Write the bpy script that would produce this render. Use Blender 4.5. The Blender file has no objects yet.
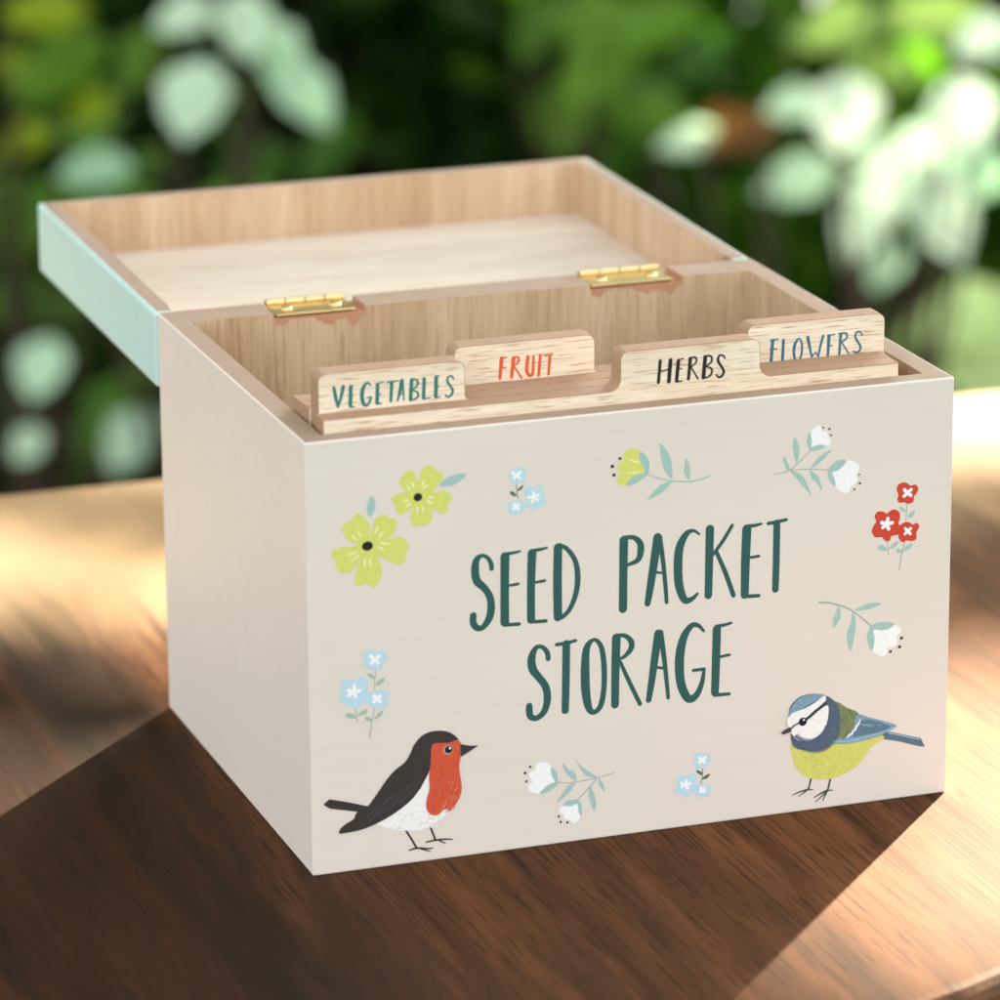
import bpy, bmesh, math, random
from mathutils import Vector, Matrix, Euler
random.seed(7)
S = bpy.context.scene
COL = S.collection
rad = math.radians

# ------------------------------------------------------------------ render / camera
S.render.engine = 'CYCLES'
S.view_settings.view_transform = 'Standard'
S.view_settings.look = 'None'
S.view_settings.exposure = 0
S.cycles.use_denoising = True
S.cycles.film_exposure = 13.2        # the photographer's exposure (shutter), light stays at daylight values
S.cycles.max_bounces = 8
S.cycles.transparent_max_bounces = 8

W, D, H, T, TB = .180, .14195, .11709, .00636, .0127     # box width, depth, height, wall, back wall (metres)

cam_d = bpy.data.cameras.new('camera')
cam = bpy.data.objects.new('camera', cam_d); COL.objects.link(cam)
cam_d.sensor_width = 36; cam_d.lens = 164.147
cam_d.clip_start = .05; cam_d.clip_end = 200
cam.matrix_world = Matrix([[0.944176, 0.101736, -0.313341, -0.405602], [-0.329352, 0.26921, -0.905015, -1.062435], [-0.007718, 0.957693, 0.287689, 0.434378], [0.0, 0.0, 0.0, 1.0]])
cam_d.dof.use_dof = True
cam_d.dof.focus_distance = 1.215
cam_d.dof.aperture_fstop = 11.89
cam_d.dof.aperture_blades = 0
S.camera = cam

# ------------------------------------------------------------------ light
SUN_EL, SUN_AZ = 18, 46.5       # degrees; azimuth from +x counter-clockwise
wd = bpy.data.worlds.new('World'); S.world = wd; wd.use_nodes = True
nt = wd.node_tree; nt.nodes.clear()
sky = nt.nodes.new('ShaderNodeTexSky'); sky.sky_type = 'NISHITA'; sky.sun_disc = False
sky.sun_elevation = rad(SUN_EL); sky.sun_rotation = rad(90 - SUN_AZ)
sky.dust_density = 3.0; sky.ozone_density = 1.0; sky.air_density = 1.0
hs = nt.nodes.new('ShaderNodeHueSaturation'); hs.inputs['Saturation'].default_value = 0.13
bg = nt.nodes.new('ShaderNodeBackground'); bg.inputs['Strength'].default_value = 0.0505
wo = nt.nodes.new('ShaderNodeOutputWorld')
nt.links.new(sky.outputs[0], hs.inputs['Color']); nt.links.new(hs.outputs[0], bg.inputs['Color']); nt.links.new(bg.outputs[0], wo.inputs[0])
sd = bpy.data.lights.new('sun', 'SUN'); sd.energy = 5; sd.angle = rad(.8); sd.color = (1, .95, .87)
sun = bpy.data.objects.new('sun', sd); COL.objects.link(sun)
SV = Vector((math.cos(rad(SUN_EL))*math.cos(rad(SUN_AZ)), math.cos(rad(SUN_EL))*math.sin(rad(SUN_AZ)), math.sin(rad(SUN_EL))))
sun.rotation_euler = SV.to_track_quat('Z', 'Y').to_euler(); sun.location = SV*6

# ------------------------------------------------------------------ helpers
def lin(c):
    c = [x/255 for x in c]
    return tuple(x/12.92 if x <= .04045 else ((x+.055)/1.055)**2.4 for x in c)
def scaled(c, k): return tuple(min(.95, x*k) for x in lin(c)) + (1,)
def newmat(name):
    m = bpy.data.materials.new(name); m.use_nodes = True
    t = m.node_tree; b = t.nodes['Principled BSDF']
    return m, t, b
def N(t, kind, **kw):
    n = t.nodes.new(kind)
    for k, v in kw.items():
        if k in n.inputs: n.inputs[k].default_value = v
        else: setattr(n, k, v)
    return n
def ramp(t, fac, stops, interp='LINEAR'):
    r = t.nodes.new('ShaderNodeValToRGB'); r.color_ramp.interpolation = interp
    el = r.color_ramp.elements
    while len(el) < len(stops): el.new(.5)
    for e, (p, c) in zip(el, stops): e.position = p; e.color = c if len(c) == 4 else tuple(c)+(1,)
    t.links.new(fac, r.inputs['Fac']); return r.outputs['Color']
def mixc(t, fac, a, b, mode='MIX'):
    m = t.nodes.new('ShaderNodeMix'); m.data_type = 'RGBA'; m.blend_type = mode
    for sock, v in ((m.inputs[0], fac), (m.inputs[6], a), (m.inputs[7], b)):
        if hasattr(v, 'is_linked'): t.links.new(v, sock)
        else: sock.default_value = v
    return m.outputs[2]
def coords(t, scale, kind='Object', rot=(0,0,0)):
    tc = t.nodes.new('ShaderNodeTexCoord'); mp = t.nodes.new('ShaderNodeMapping')
    mp.inputs['Scale'].default_value = scale; mp.inputs['Rotation'].default_value = rot
    t.links.new(tc.outputs[kind], mp.inputs['Vector']); return mp.outputs['Vector']
def noise(t, vec, scale, detail=4, rough=.55, dist=0):
    n = N(t, 'ShaderNodeTexNoise', Scale=scale, Detail=detail, Roughness=rough, Distortion=dist)
    t.links.new(vec, n.inputs['Vector']); return n.outputs['Fac']
def bump(t, b, height, strength, dist=.0004):
    n = N(t, 'ShaderNodeBump', Strength=strength, Distance=dist)
    t.links.new(height, n.inputs['Height']); t.links.new(n.outputs[0], b.inputs['Normal'])

def mesh(name, bm, mats, parent=None, loc=None):
    me = bpy.data.meshes.new(name); bm.to_mesh(me); bm.free()
    for m in (mats if isinstance(mats, (list, tuple)) else [mats]): me.materials.append(m)
    o = bpy.data.objects.new(name, me); COL.objects.link(o)
    if parent: o.parent = parent
    if loc: o.location = loc
    return o
def rawmesh(name, verts, faces, mats, parent=None, idx=None, smooth=False):
    me = bpy.data.meshes.new(name); me.from_pydata(verts, [], faces); me.update()
    for m in (mats if isinstance(mats, (list, tuple)) else [mats]): me.materials.append(m)
    if idx: me.polygons.foreach_set('material_index', idx)
    if smooth: me.polygons.foreach_set('use_smooth', [True]*len(faces))
    o = bpy.data.objects.new(name, me); COL.objects.link(o)
    if parent: o.parent = parent
    return o
def thing(name, label, cat, loc=(0,0,0), group=None):
    o = bpy.data.objects.new(name, None); COL.objects.link(o); o.location = loc
    o['label'] = label; o['category'] = cat; o.empty_display_size = .02
    if group: o['group'] = group
    return o
def box(bm, lo, hi, bev=0, seg=2, mi=0):
    r = bmesh.ops.create_cube(bm, size=1)
    c = [(a+b)/2 for a, b in zip(lo, hi)]; s = [b-a for a, b in zip(lo, hi)]
    for v in r['verts']: v.co = Vector((c[i]+v.co[i]*s[i] for i in range(3)))
    fs = {f for v in r['verts'] for f in v.link_faces}
    for f in fs: f.material_index = mi
    if bev:
        es = list({e for v in r['verts'] for e in v.link_edges})
        bmesh.ops.bevel(bm, geom=es, offset=bev, segments=seg, affect='EDGES', profile=.5)
def catmull(pts, closed=False, n=8):
    out = []; k = len(pts)
    rng = range(k) if closed else range(k-1)
    for i in rng:
        if closed: p0, p1, p2, p3 = pts[i-1], pts[i], pts[(i+1) % k], pts[(i+2) % k]
        else:
            p1, p2 = pts[i], pts[i+1]
            p0 = pts[i-1] if i else tuple(2*a-b for a, b in zip(p1, p2))
            p3 = pts[i+2] if i+2 < k else tuple(2*a-b for a, b in zip(p2, p1))
        for j in range(n):
            u = j/n
            out.append(tuple(.5*(2*b + (c-a)*u + (2*a-5*b+4*c-d)*u*u + (3*b-a-3*c+d)*u**3) for a, b, c, d in zip(p0, p1, p2, p3)))
    if not closed: out.append(tuple(pts[-1]))
    return out

# ------------------------------------------------------------------ printed artwork (2-D paint films lying on a wooden face)
ART = {
 'title_seed': [
  ('s','title',[(-40.21,78.39,1.28),(-40.38,79.82,1.28),(-41.25,81.41,1.06),(-42.77,82.21,1.06),(-44.27,81.25,1.77),(-44.74,78.54,2.19),(-44.23,75.48,2.2),(-42.19,73.3,1.91),(-40.71,70.64,1.99),(-40.45,67.42,2.13),(-41.18,64.66,1.99),(-42.89,62.65,1.49),(-44.46,62.84,1.77),(-45.37,64.26,1.84),(-45.36,66.21,1.84)],False),
  ('s','title',[(-36.53,81.23,2.49),(-36.69,72.31,2.35),(-36.73,63.43,2.42)],False),
  ('s','title',[(-36.64,81.88,1.07),(-33.97,82.04,0.85),(-32.4,82.26,0.57)],False),
  ('s','title',[(-35.61,73.26,0.71),(-33.3,73.42,0.86),(-32.72,73.46,0.5)],False),
  ('s','title',[(-36.91,62.66,1.0),(-32.81,62.47,1.0)],False),
  ('s','title',[(-29.12,81.33,2.43),(-29.44,72.2,2.22),(-29.48,63.29,2.22)],False),
  ('s','title',[(-29.26,81.95,1.07),(-26.48,82.17,0.86),(-24.97,82.39,0.57)],False),
  ('s','title',[(-28.3,73.31,0.71),(-25.97,73.47,0.86),(-25.43,73.52,0.5)],False),
  ('s','title',[(-29.59,62.66,1.0),(-25.4,62.46,1.0)],False),
  ('s','title',[(-21.97,82.09,2.36),(-22.14,72.43,2.44),(-22.05,63.14,2.37)],False),
  ('s','title',[(-21.46,82.75,1.08),(-19.32,81.3,1.22),(-17.24,78.01,1.37),(-16.53,73.94,1.58),(-16.97,69.34,1.51),(-18.63,65.18,1.3),(-20.61,63.15,1.22),(-22.23,62.52,0.93)],False),
 ],
 'title_packet': [
  ('s','title',[(-3.69,82.11,2.43),(-3.84,72.72,2.33),(-3.94,63.3,2.34)],False),
  ('s','title',[(-3.85,82.76,1.16),(-1.04,82.55,1.27),(0.71,81.0,1.7),(1.03,78.72,1.91),(0.19,76.25,1.49),(-2.62,75.2,0.85)],False),
  ('s','title',[(5.7,81.86,2.34),(4.81,75.42,2.34),(3.76,68.71,2.13),(2.97,63.97,1.71)],False),
  ('s','title',[(6.24,81.96,1.49),(7.21,75.67,1.28),(8.03,67.7,1.18),(8.31,63.72,1.07)],False),
  ('s','title',[(4.55,72.46,0.69),(7.48,71.86,0.69)],False),
  ('s','title',[(17.45,81.46,0.59),(15.73,82.59,0.91),(13.7,81.77,1.71),(11.9,78.3,2.35),(11.49,73.09,2.46),(11.88,67.79,2.36),(13.39,63.82,1.93),(15.37,63.8,1.4),(17.03,65.09,0.75)],False),
  ('s','title',[(20.44,82.5,2.36),(20.27,73.16,2.26),(20.1,64.32,2.15)],False),
  ('s','title',[(26.73,82.86,0.97),(24.33,79.13,1.08),(21.39,75.4,0.91)],False),
  ('s','title',[(22.3,76.09,1.08),(24.91,70.0,1.29),(27.22,63.5,1.3)],False),
  ('s','title',[(30.89,81.36,2.59),(30.57,72.0,2.49),(30.46,63.29,2.27)],False),
  ('s','title',[(30.67,82.12,1.08),(32.93,82.13,0.97),(34.98,82.38,0.7)],False),
  ('s','title',[(31.37,73.39,0.76),(34.34,73.54,0.87)],False),
  ('s','title',[(30.25,62.83,1.08),(34.47,62.56,0.98)],False),
  ('s','title',[(39.43,82.11,1.95),(39.35,71.02,1.96),(39.19,63.77,1.85)],False),
  ('s','title',[(36.99,82.27,0.98),(39.42,82.43,0.98),(42.13,82.77,0.87)],False),
 ],
 'title_storage': [
  ('s','title',[(-24.8,52.01,1.4),(-25.11,53.82,1.4),(-26.5,55.45,1.14),(-28.22,55.34,1.4),(-29.37,52.81,2.16),(-29.13,49.74,2.29),(-27.55,47.33,2.03),(-25.65,44.55,2.04),(-25.08,40.98,2.04),(-25.99,37.59,1.78),(-28.03,36.0,1.53),(-29.75,36.59,1.78),(-30.12,38.42,1.91),(-30.12,39.57,1.78)],False),
  ('s','title',[(-22.43,55.6,1.02),(-19.69,55.72,1.02),(-17.14,56.11,0.89)],False),
  ('s','title',[(-19.75,55.47,2.17),(-19.9,46.08,2.17),(-20.11,37.18,2.05)],False),
  ('s','title',[(-12.02,55.76,0.96),(-14.07,53.65,1.92),(-14.53,47.98,2.43),(-14.34,41.57,2.44),(-13.51,37.0,1.93),(-12.04,35.66,1.41),(-10.17,37.35,1.54),(-9.27,42.23,1.54),(-9.27,48.62,1.54),(-10.1,53.69,1.35)],True),
  ('s','title',[(-5.8,55.53,2.44),(-6.05,46.31,2.32),(-6.18,37.05,2.19)],False),
  ('s','title',[(-5.93,56.12,1.16),(-3.35,55.82,1.16),(-1.61,53.95,1.55),(-1.8,51.87,1.55),(-3.67,49.99,1.03),(-5.28,49.67,0.77)],False),
  ('s','title',[(-5.09,49.65,0.9),(-2.7,44.12,1.16),(0.86,36.37,1.17)],False),
  ('s','title',[(6.0,55.29,2.33),(5.05,48.81,2.2),(4.09,41.88,1.94),(3.32,37.16,1.56)],False),
  ('s','title',[(6.65,55.53,1.55),(7.64,48.5,1.36),(8.44,41.35,1.17),(8.84,37.12,1.04)],False),
  ('s','title',[(4.73,46.16,0.78),(7.97,45.45,0.78)],False),
  ('s','title',[(18.86,54.54,0.72),(17.36,56.19,1.11),(15.41,56.42,1.56),(13.21,53.48,2.21),(12.05,47.97,2.6),(12.4,40.87,2.47),(14.5,36.23,2.22),(16.78,36.79,1.83),(18.4,40.13,1.37),(19.04,43.79,0.91)],False),
  ('s','title',[(15.97,43.9,0.91),(19.04,43.92,0.91)],False),
  ('s','title',[(22.58,54.62,2.35),(22.37,45.45,2.36),(22.14,37.1,2.23)],False),
  ('s','title',[(22.45,55.4,1.05),(24.86,55.57,0.92),(26.63,55.88,0.72)],False),
  ('s','title',[(22.95,46.73,0.79),(26.22,47.05,0.79)],False),
  ('s','title',[(22.02,36.27,1.05),(26.21,36.08,0.92)],False),
 ],
 'yellow_blossom_print': [
  ('f','yellow',[(-73.21,91.28),(-73.04,93.68),(-74.12,95.73),(-75.78,97.12),(-77.23,96.55),(-77.72,95.64),(-79.41,95.1),(-80.38,93.52),(-79.69,91.27),(-77.79,89.61),(-76.36,88.82),(-77.81,88.64),(-80.68,88.72),(-83.09,87.78),(-83.35,86.6),(-82.4,85.29),(-82.19,83.33),(-81.01,81.74),(-78.61,81.71),(-76.91,83.22),(-76.03,84.82),(-76.43,82.92),(-77.18,80.58),(-77.07,78.14),(-75.29,77.94),(-73.84,78.02),(-72.41,76.88),(-71.19,77.72),(-69.95,80.25),(-70.17,82.7),(-71.01,85.22),(-69.19,84.29),(-66.79,82.81),(-64.85,82.35),(-63.64,83.19),(-63.38,84.86),(-62.78,86.74),(-63.58,89.01),(-65.75,89.74),(-68.41,89.4),(-66.71,90.57),(-65.72,92.4),(-66.18,94.63),(-67.63,95.03),(-69.06,96.15),(-70.75,95.85),(-71.97,94.29),(-72.78,91.23)],True),
  ('s','pale',[(-77.77,91.54,0.29),(-77.18,90.75,0.43),(-76.59,89.96,0.29)],False),
  ('s','pale',[(-76.08,92.18,0.29),(-75.78,91.61,0.43),(-75.47,91.05,0.29)],False),
  ('s','pale',[(-70.78,92.95,0.29),(-71.27,92.16,0.43),(-71.76,91.36,0.29)],False),
  ('s','pale',[(-69.35,91.58,0.29),(-69.96,90.93,0.43),(-70.57,90.27,0.29)],False),
  ('s','pale',[(-70.35,88.55,0.29),(-69.14,88.36,0.43),(-67.94,88.18,0.29)],False),
  ('s','pale',[(-70.84,87.63,0.29),(-70.12,87.19,0.43),(-69.4,86.74,0.29)],False),
  ('s','pale',[(-76.38,87.03,0.29),(-77.64,86.69,0.43),(-78.89,86.35,0.29)],False),
  ('s','pale',[(-76.16,85.8,0.29),(-77.05,85.29,0.43),(-77.95,84.79,0.29)],False),
  ('s','pale',[(-74.39,84.87,0.29),(-74.5,83.8,0.43),(-74.61,82.72,0.29)],False),
  ('s','pale',[(-73.04,84.72,0.29),(-73.01,83.63,0.43),(-72.97,82.53,0.29)],False),
  ('e','black',[(-73.72,88.19)],1.49,1.26),
  ('f','leaf',[(-72.37,101.33),(-71.43,99.55),(-71.84,97.18),(-72.92,95.84),(-73.71,97.86),(-73.35,99.99)],True),
 ],
 'yellow_blossom_print_b': [
  ('f','yellow',[(-60.05,103.89),(-60.76,106.14),(-62.44,107.28),(-63.9,105.98),(-64.88,104.64),(-64.41,102.9),(-62.83,101.38),(-64.67,101.48),(-66.85,100.5),(-66.86,99.3),(-66.15,98.25),(-65.92,96.78),(-64.72,95.58),(-62.78,96.2),(-61.42,97.45),(-61.82,95.85),(-62.08,94.42),(-61.37,92.02),(-59.92,92.25),(-58.46,92.09),(-57.25,92.2),(-56.26,93.79),(-56.58,96.35),(-55.03,95.36),(-53.1,94.52),(-52.12,95.53),(-51.86,97.2),(-50.88,98.31),(-51.59,100.09),(-53.53,100.88),(-55.86,100.74),(-54.73,102.36),(-53.27,103.9),(-53.25,105.59),(-54.7,106.23),(-55.66,107.3),(-57.35,108.05),(-58.81,107.14),(-59.61,104.57)],True),
  ('s','pale',[(-62.81,103.12,0.29),(-62.43,102.55,0.43),(-62.05,101.97,0.29)],False),
  ('s','pale',[(-61.45,103.8,0.29),(-61.22,103.07,0.43),(-60.98,102.34,0.29)],False),
  ('s','pale',[(-58.36,103.95,0.29),(-58.6,103.37,0.44),(-58.85,102.8,0.29)],False),
  ('s','pale',[(-57.5,102.75,0.29),(-58.06,102.32,0.44),(-58.62,101.9,0.29)],False),
  ('s','pale',[(-57.18,99.47,0.29),(-56.46,99.32,0.44),(-55.73,99.17,0.29)],False),
  ('s','pale',[(-57.53,98.54,0.29),(-56.76,98.09,0.44),(-55.99,97.65,0.29)],False),
  ('s','pale',[(-62.51,99.07,0.29),(-63.12,99.21,0.43),(-63.72,99.35,0.29)],False),
  ('s','pale',[(-62.04,98.3,0.29),(-62.65,97.88,0.43),(-63.26,97.46,0.29)],False),
  ('s','pale',[(-60.02,97.21,0.29),(-60.07,96.39,0.44),(-60.13,95.57,0.29)],False),
  ('s','pale',[(-58.76,97.17,0.29),(-58.69,96.43,0.44),(-58.62,95.7,0.29)],False),
  ('e','black',[(-59.99,99.77)],1.16,1.11),
  ('f','leaf',[(-54.1,102.29),(-52.29,104.04),(-49.61,104.82),(-46.94,104.69),(-48.16,103.12),(-50.61,101.92),(-53.04,101.94)],True),
 ],
 'blue_blossom_print': [
  ('s','stem2',[(-33.42,100.59,0.23),(-33.1,98.77,0.23),(-33.1,97.8,0.23),(-32.78,96.46,0.2)],False),
  ('f','dleaf',[(-33.1,98.69),(-32.36,99.5),(-31.29,100.04),(-31.7,99.11),(-32.69,98.56)],True),
  ('f','dleaf',[(-33.1,97.47),(-34.01,97.24),(-34.9,97.99),(-34.98,98.65),(-34.17,98.56),(-33.51,97.84)],True),
  ('f','blue',[(-32.83,104.91),(-31.68,105.12),(-30.86,104.38),(-30.71,102.58),(-31.12,100.84),(-32.35,100.8),(-33.67,100.37),(-34.56,101.2),(-34.8,102.04),(-35.53,103.09),(-35.12,104.02),(-34.14,104.32),(-33.48,104.41)],True),
  ('s','white',[(-33.24,102.81,0.82),(-34.31,103.61,0.82)],False),
  ('s','white',[(-33.24,102.81,0.82),(-32.27,101.93,0.82)],False),
  ('s','white',[(-33.24,102.81,0.82),(-32.26,103.56,0.82)],False),
  ('s','white',[(-33.24,102.81,0.82),(-33.9,102.1,0.82)],False),
  ('f','blue',[(-27.76,99.18),(-26.61,99.47),(-25.79,98.65),(-25.96,97.03),(-25.14,95.32),(-25.97,93.94),(-27.12,93.74),(-27.95,93.33),(-28.61,92.75),(-29.43,93.66),(-30.58,93.94),(-30.73,95.43),(-30.4,96.53),(-31.22,97.43),(-31.05,98.88),(-29.9,99.41),(-28.58,99.1)],True),
  ('s','white',[(-28.59,96.5,0.76),(-28.59,97.72,0.76)],False),
  ('s','white',[(-28.59,96.5,0.76),(-27.2,96.92,0.76)],False),
  ('s','white',[(-28.59,96.5,0.76),(-27.53,95.57,0.76)],False),
  ('s','white',[(-28.59,96.5,0.76),(-29.01,95.16,0.76)],False),
  ('s','white',[(-28.59,96.5,0.76),(-29.99,96.49,0.76)],False),
  ('f','blue',[(-32.86,96.14),(-31.88,96.04),(-31.23,94.99),(-31.4,93.38),(-32.06,92.47),(-33.21,92.44),(-34.52,92.33),(-35.34,92.99),(-35.33,94.13),(-35.9,95.0),(-35.32,95.92),(-34.18,95.88)],True),
  ('s','white',[(-33.41,94.41,0.75),(-34.02,95.13,0.75)],False),
  ('s','white',[(-33.41,94.41,0.75),(-32.71,93.68,0.75)],False),
  ('s','white',[(-33.41,94.41,0.75),(-32.79,94.96,0.75)],False),
  ('s','white',[(-33.41,94.41,0.75),(-34.11,93.83,0.75)],False),
 ],
 'yellow_bud_print': [
  ('s','leaf',[(3.25,99.13,0.3),(6.26,97.82,0.34),(9.96,96.78,0.37),(14.67,96.12,0.47),(18.04,96.42,0.47),(20.4,97.0,0.41)],False),
  ('f','leaf',[(6.41,107.32),(8.26,105.17),(9.44,102.42),(9.79,97.45),(8.27,98.93),(7.09,101.35),(6.52,104.36)],True),
  ('f','leaf',[(13.64,102.48),(14.65,100.56),(14.5,96.63),(13.14,98.75),(13.24,100.71)],True),
  ('f','leaf',[(9.79,96.63),(8.28,94.98),(5.94,93.42),(2.92,92.42),(4.26,94.09),(6.27,95.85),(8.28,96.62)],True),
  ('f','yellow',[(0.73,105.62),(-0.1,106.52),(-1.77,106.79),(-3.27,106.19),(-3.77,104.77),(-3.77,103.79),(-4.93,103.26),(-5.43,102.0),(-4.93,100.8),(-4.6,100.28),(-5.43,99.38),(-5.43,97.91),(-4.1,97.11),(-2.6,97.12),(-0.43,98.53),(2.41,100.03),(1.57,102.25)],True),
  ('f','leaf',[(0.73,105.62),(2.23,104.64),(3.31,102.73),(3.41,100.75),(2.91,99.16),(1.24,98.02),(-0.76,97.09),(-2.6,96.79),(-2.76,97.63),(-1.43,99.13),(0.24,99.44),(2.07,100.07),(1.24,102.12),(0.57,104.0)],True),
  ('s','pale',[(-1.94,103.67,0.27),(-0.6,103.2,0.4),(0.57,102.75,0.2)],False),
  ('s','pale',[(-2.43,100.12,0.27),(-0.93,100.12,0.4),(0.57,100.29,0.2)],False),
  ('e','black',[(-4.77,104.38)],0.47,0.39),
  ('e','black',[(-6.86,102.48)],0.5,0.49),
  ('e','black',[(-6.43,100.08)],0.47,0.46),
 ],
 'white_blossom_print': [
  ('s','stem',[(38.55,95.53,0.23),(42.11,95.99,0.26),(42.96,96.23,0.26),(48.68,95.99,0.23),(53.84,95.18,0.23)],False),
  ('s','stem',[(42.96,96.23,0.26),(45.23,97.88,0.23),(48.77,101.11,0.23)],False),
  ('f','leaf',[(44.31,105.29),(45.33,103.12),(45.63,100.88),(44.94,97.91),(44.06,100.76),(43.76,103.28)],True),
  ('f','leaf',[(41.22,100.23),(42.23,98.74),(42.81,97.02),(42.54,96.08),(41.67,97.42),(41.09,99.14)],True),
  ('f','leaf',[(43.11,96.02),(45.25,95.38),(46.98,93.82),(48.15,91.47),(49.03,89.02),(47.0,91.32),(44.98,93.75)],True),
  ('f','leaf',[(48.96,96.1),(50.66,98.42),(52.65,99.88),(54.93,100.61),(53.23,98.98),(51.52,97.5)],True),
  ('f','leaf',[(48.68,95.72),(49.83,94.9),(51.28,93.36),(52.32,89.78),(50.72,92.03),(49.27,93.3)],True),
  ('f','white',[(48.87,105.93),(49.43,106.84),(50.85,107.66),(51.86,107.01),(52.16,106.01),(53.45,105.74),(53.74,104.61),(54.04,104.02),(54.68,103.13),(54.06,101.95),(52.34,102.12),(50.62,102.02),(48.97,101.78),(48.94,104.13)],True),
  ('f','white',[(58.99,97.14),(61.59,96.59),(62.76,95.5),(62.63,93.84),(62.06,92.93),(62.37,91.64),(61.66,90.32),(60.66,90.15),(60.24,88.8),(59.24,88.21),(57.65,88.8),(56.19,90.34),(55.59,92.35),(55.0,94.36),(56.72,95.01)],True),
  ('f','leaf',[(48.44,106.11),(48.02,105.05),(47.69,103.7),(48.19,102.27),(48.77,101.11),(50.35,100.89),(52.06,101.18),(52.77,101.94),(51.76,102.4),(50.33,102.33),(49.05,102.05),(49.18,103.55),(48.88,104.96)],True),
  ('f','leaf',[(59.13,97.26),(57.26,97.6),(55.55,96.94),(54.13,95.56),(53.85,94.2),(54.45,92.2),(55.9,90.51),(55.88,92.32),(55.14,94.35),(56.72,94.74),(58.29,95.96)],True),
  ('e','dot',[(52.29,106.97)],0.26,0.25),
  ('e','dot',[(54.16,106.42)],0.32,0.3),
  ('e','dot',[(54.6,104.71)],0.29,0.28),
  ('e','dot',[(62.87,92.98)],0.26,0.25),
  ('e','dot',[(63.1,90.56)],0.35,0.33),
  ('e','dot',[(61.53,89.08)],0.29,0.28),
 ],
 'red_blossom_print': [
  ('s','stem',[(71.27,74.13,0.19),(71.72,69.75,0.19)],False),
  ('s','stem',[(76.9,83.7,0.19),(76.6,78.18,0.19)],False),
  ('s','stem',[(76.35,72.95,0.19),(75.65,69.93,0.26),(74.92,65.37,0.26)],False),
  ('f','leaf',[(68.58,72.26),(69.69,72.76),(71.15,71.67),(71.0,70.92),(69.07,71.44)],True),
  ('f','leaf',[(71.79,71.45),(72.89,72.71),(74.33,73.33),(74.18,72.26),(72.91,71.48)],True),
  ('f','leaf',[(74.67,82.86),(75.8,82.43),(76.46,81.28),(75.17,81.73)],True),
  ('f','leaf',[(77.28,79.49),(77.75,80.83),(79.18,81.29),(78.72,79.8)],True),
  ('f','leaf',[(73.88,70.9),(74.67,71.28),(75.65,70.24),(74.53,69.9)],True),
  ('f','leaf',[(75.97,70.21),(76.91,71.65),(78.67,72.23),(78.05,70.91)],True),
  ('f','red',[(71.02,81.4),(72.76,82.29),(74.53,81.49),(74.88,79.6),(74.48,78.41),(75.01,76.81),(74.46,75.17),(72.54,74.92),(72.08,73.73),(70.8,73.72),(69.67,74.92),(67.75,75.13),(66.77,76.94),(67.39,78.56),(68.01,79.42),(67.51,81.01),(68.46,82.14),(70.05,81.97)],True),
  ('s','white',[(71.06,78.47,1.02),(71.36,79.92,1.02)],False),
  ('s','white',[(71.06,78.47,1.02),(72.65,78.61,1.02)],False),
  ('s','white',[(71.06,78.47,1.02),(71.62,77.02,1.02)],False),
  ('s','white',[(71.06,78.47,1.02),(69.95,77.61,1.02)],False),
  ('s','white',[(71.06,78.47,1.02),(69.61,78.94,1.02)],False),
  ('f','red',[(76.02,78.24),(77.62,78.22),(78.6,77.5),(79.87,77.82),(80.53,76.67),(79.75,75.05),(79.78,73.5),(78.66,72.85),(77.05,73.18),(75.77,72.86),(74.64,74.07),(74.52,75.63),(74.43,77.18)],True),
  ('s','white',[(77.21,75.79,0.84),(76.52,76.58,0.83)],False),
  ('s','white',[(77.21,75.79,0.84),(78.03,76.41,0.84)],False),
  ('s','white',[(77.21,75.79,0.84),(77.99,74.94,0.84)],False),
  ('s','white',[(77.21,75.79,0.84),(76.45,75.1,0.83)],False),
  ('f','red',[(73.81,87.72),(74.27,89.06),(75.86,89.51),(77.15,88.91),(77.8,88.38),(79.24,88.53),(80.06,87.22),(79.44,85.89),(78.8,85.19),(78.66,83.82),(77.23,83.42),(75.94,83.96),(74.66,83.94),(74.01,84.93),(74.31,86.13)],True),
  ('s','white',[(76.86,86.48,0.96),(76.05,87.42,0.96)],False),
  ('s','white',[(76.86,86.48,0.96),(77.97,87.28,0.96)],False),
  ('s','white',[(76.86,86.48,0.96),(77.9,85.69,0.96)],False),
  ('s','white',[(76.86,86.48,0.96),(75.98,85.65,0.96)],False),
 ],
 'white_blossom_print_b': [
  ('s','stem',[(51.88,58.7,0.51),(54.74,58.21,0.45),(57.93,57.07,0.45),(61.46,55.27,0.38),(66.95,50.44,0.38)],False),
  ('f','leaf',[(57.46,56.97),(58.12,55.04),(57.66,52.92),(56.09,51.09),(55.91,53.13),(56.68,55.2)],True),
  ('f','leaf',[(61.46,55.42),(62.45,52.67),(62.48,50.19),(61.88,46.53),(61.11,43.97),(60.12,47.05),(60.25,49.83),(61.18,52.2)],True),
  ('f','leaf',[(62.1,55.35),(64.0,56.21),(66.55,56.85),(69.92,56.46),(67.85,55.46),(64.98,55.02)],True),
  ('f','white',[(73.38,49.84),(75.32,49.14),(75.82,47.68),(74.71,46.57),(74.73,44.69),(73.78,43.56),(72.01,43.61),(71.71,41.93),(70.44,41.3),(68.98,42.1),(67.42,43.38),(67.81,45.82),(67.54,49.28),(69.85,49.07),(72.1,49.3)],True),
  ('f','leaf',[(67.11,50.42),(68.87,51.05),(71.43,51.0),(73.69,50.27),(72.74,49.13),(70.18,48.72),(67.77,49.1),(68.12,46.72),(67.52,43.37),(66.38,45.06),(65.87,47.3),(66.33,49.11)],True),
  ('e','dot',[(76.0,45.88)],0.48,0.47),
  ('e','dot',[(75.46,43.45)],0.48,0.47),
  ('e','dot',[(72.83,42.42)],0.42,0.41),
 ],
 'blue_blossom_print_b': [
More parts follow.
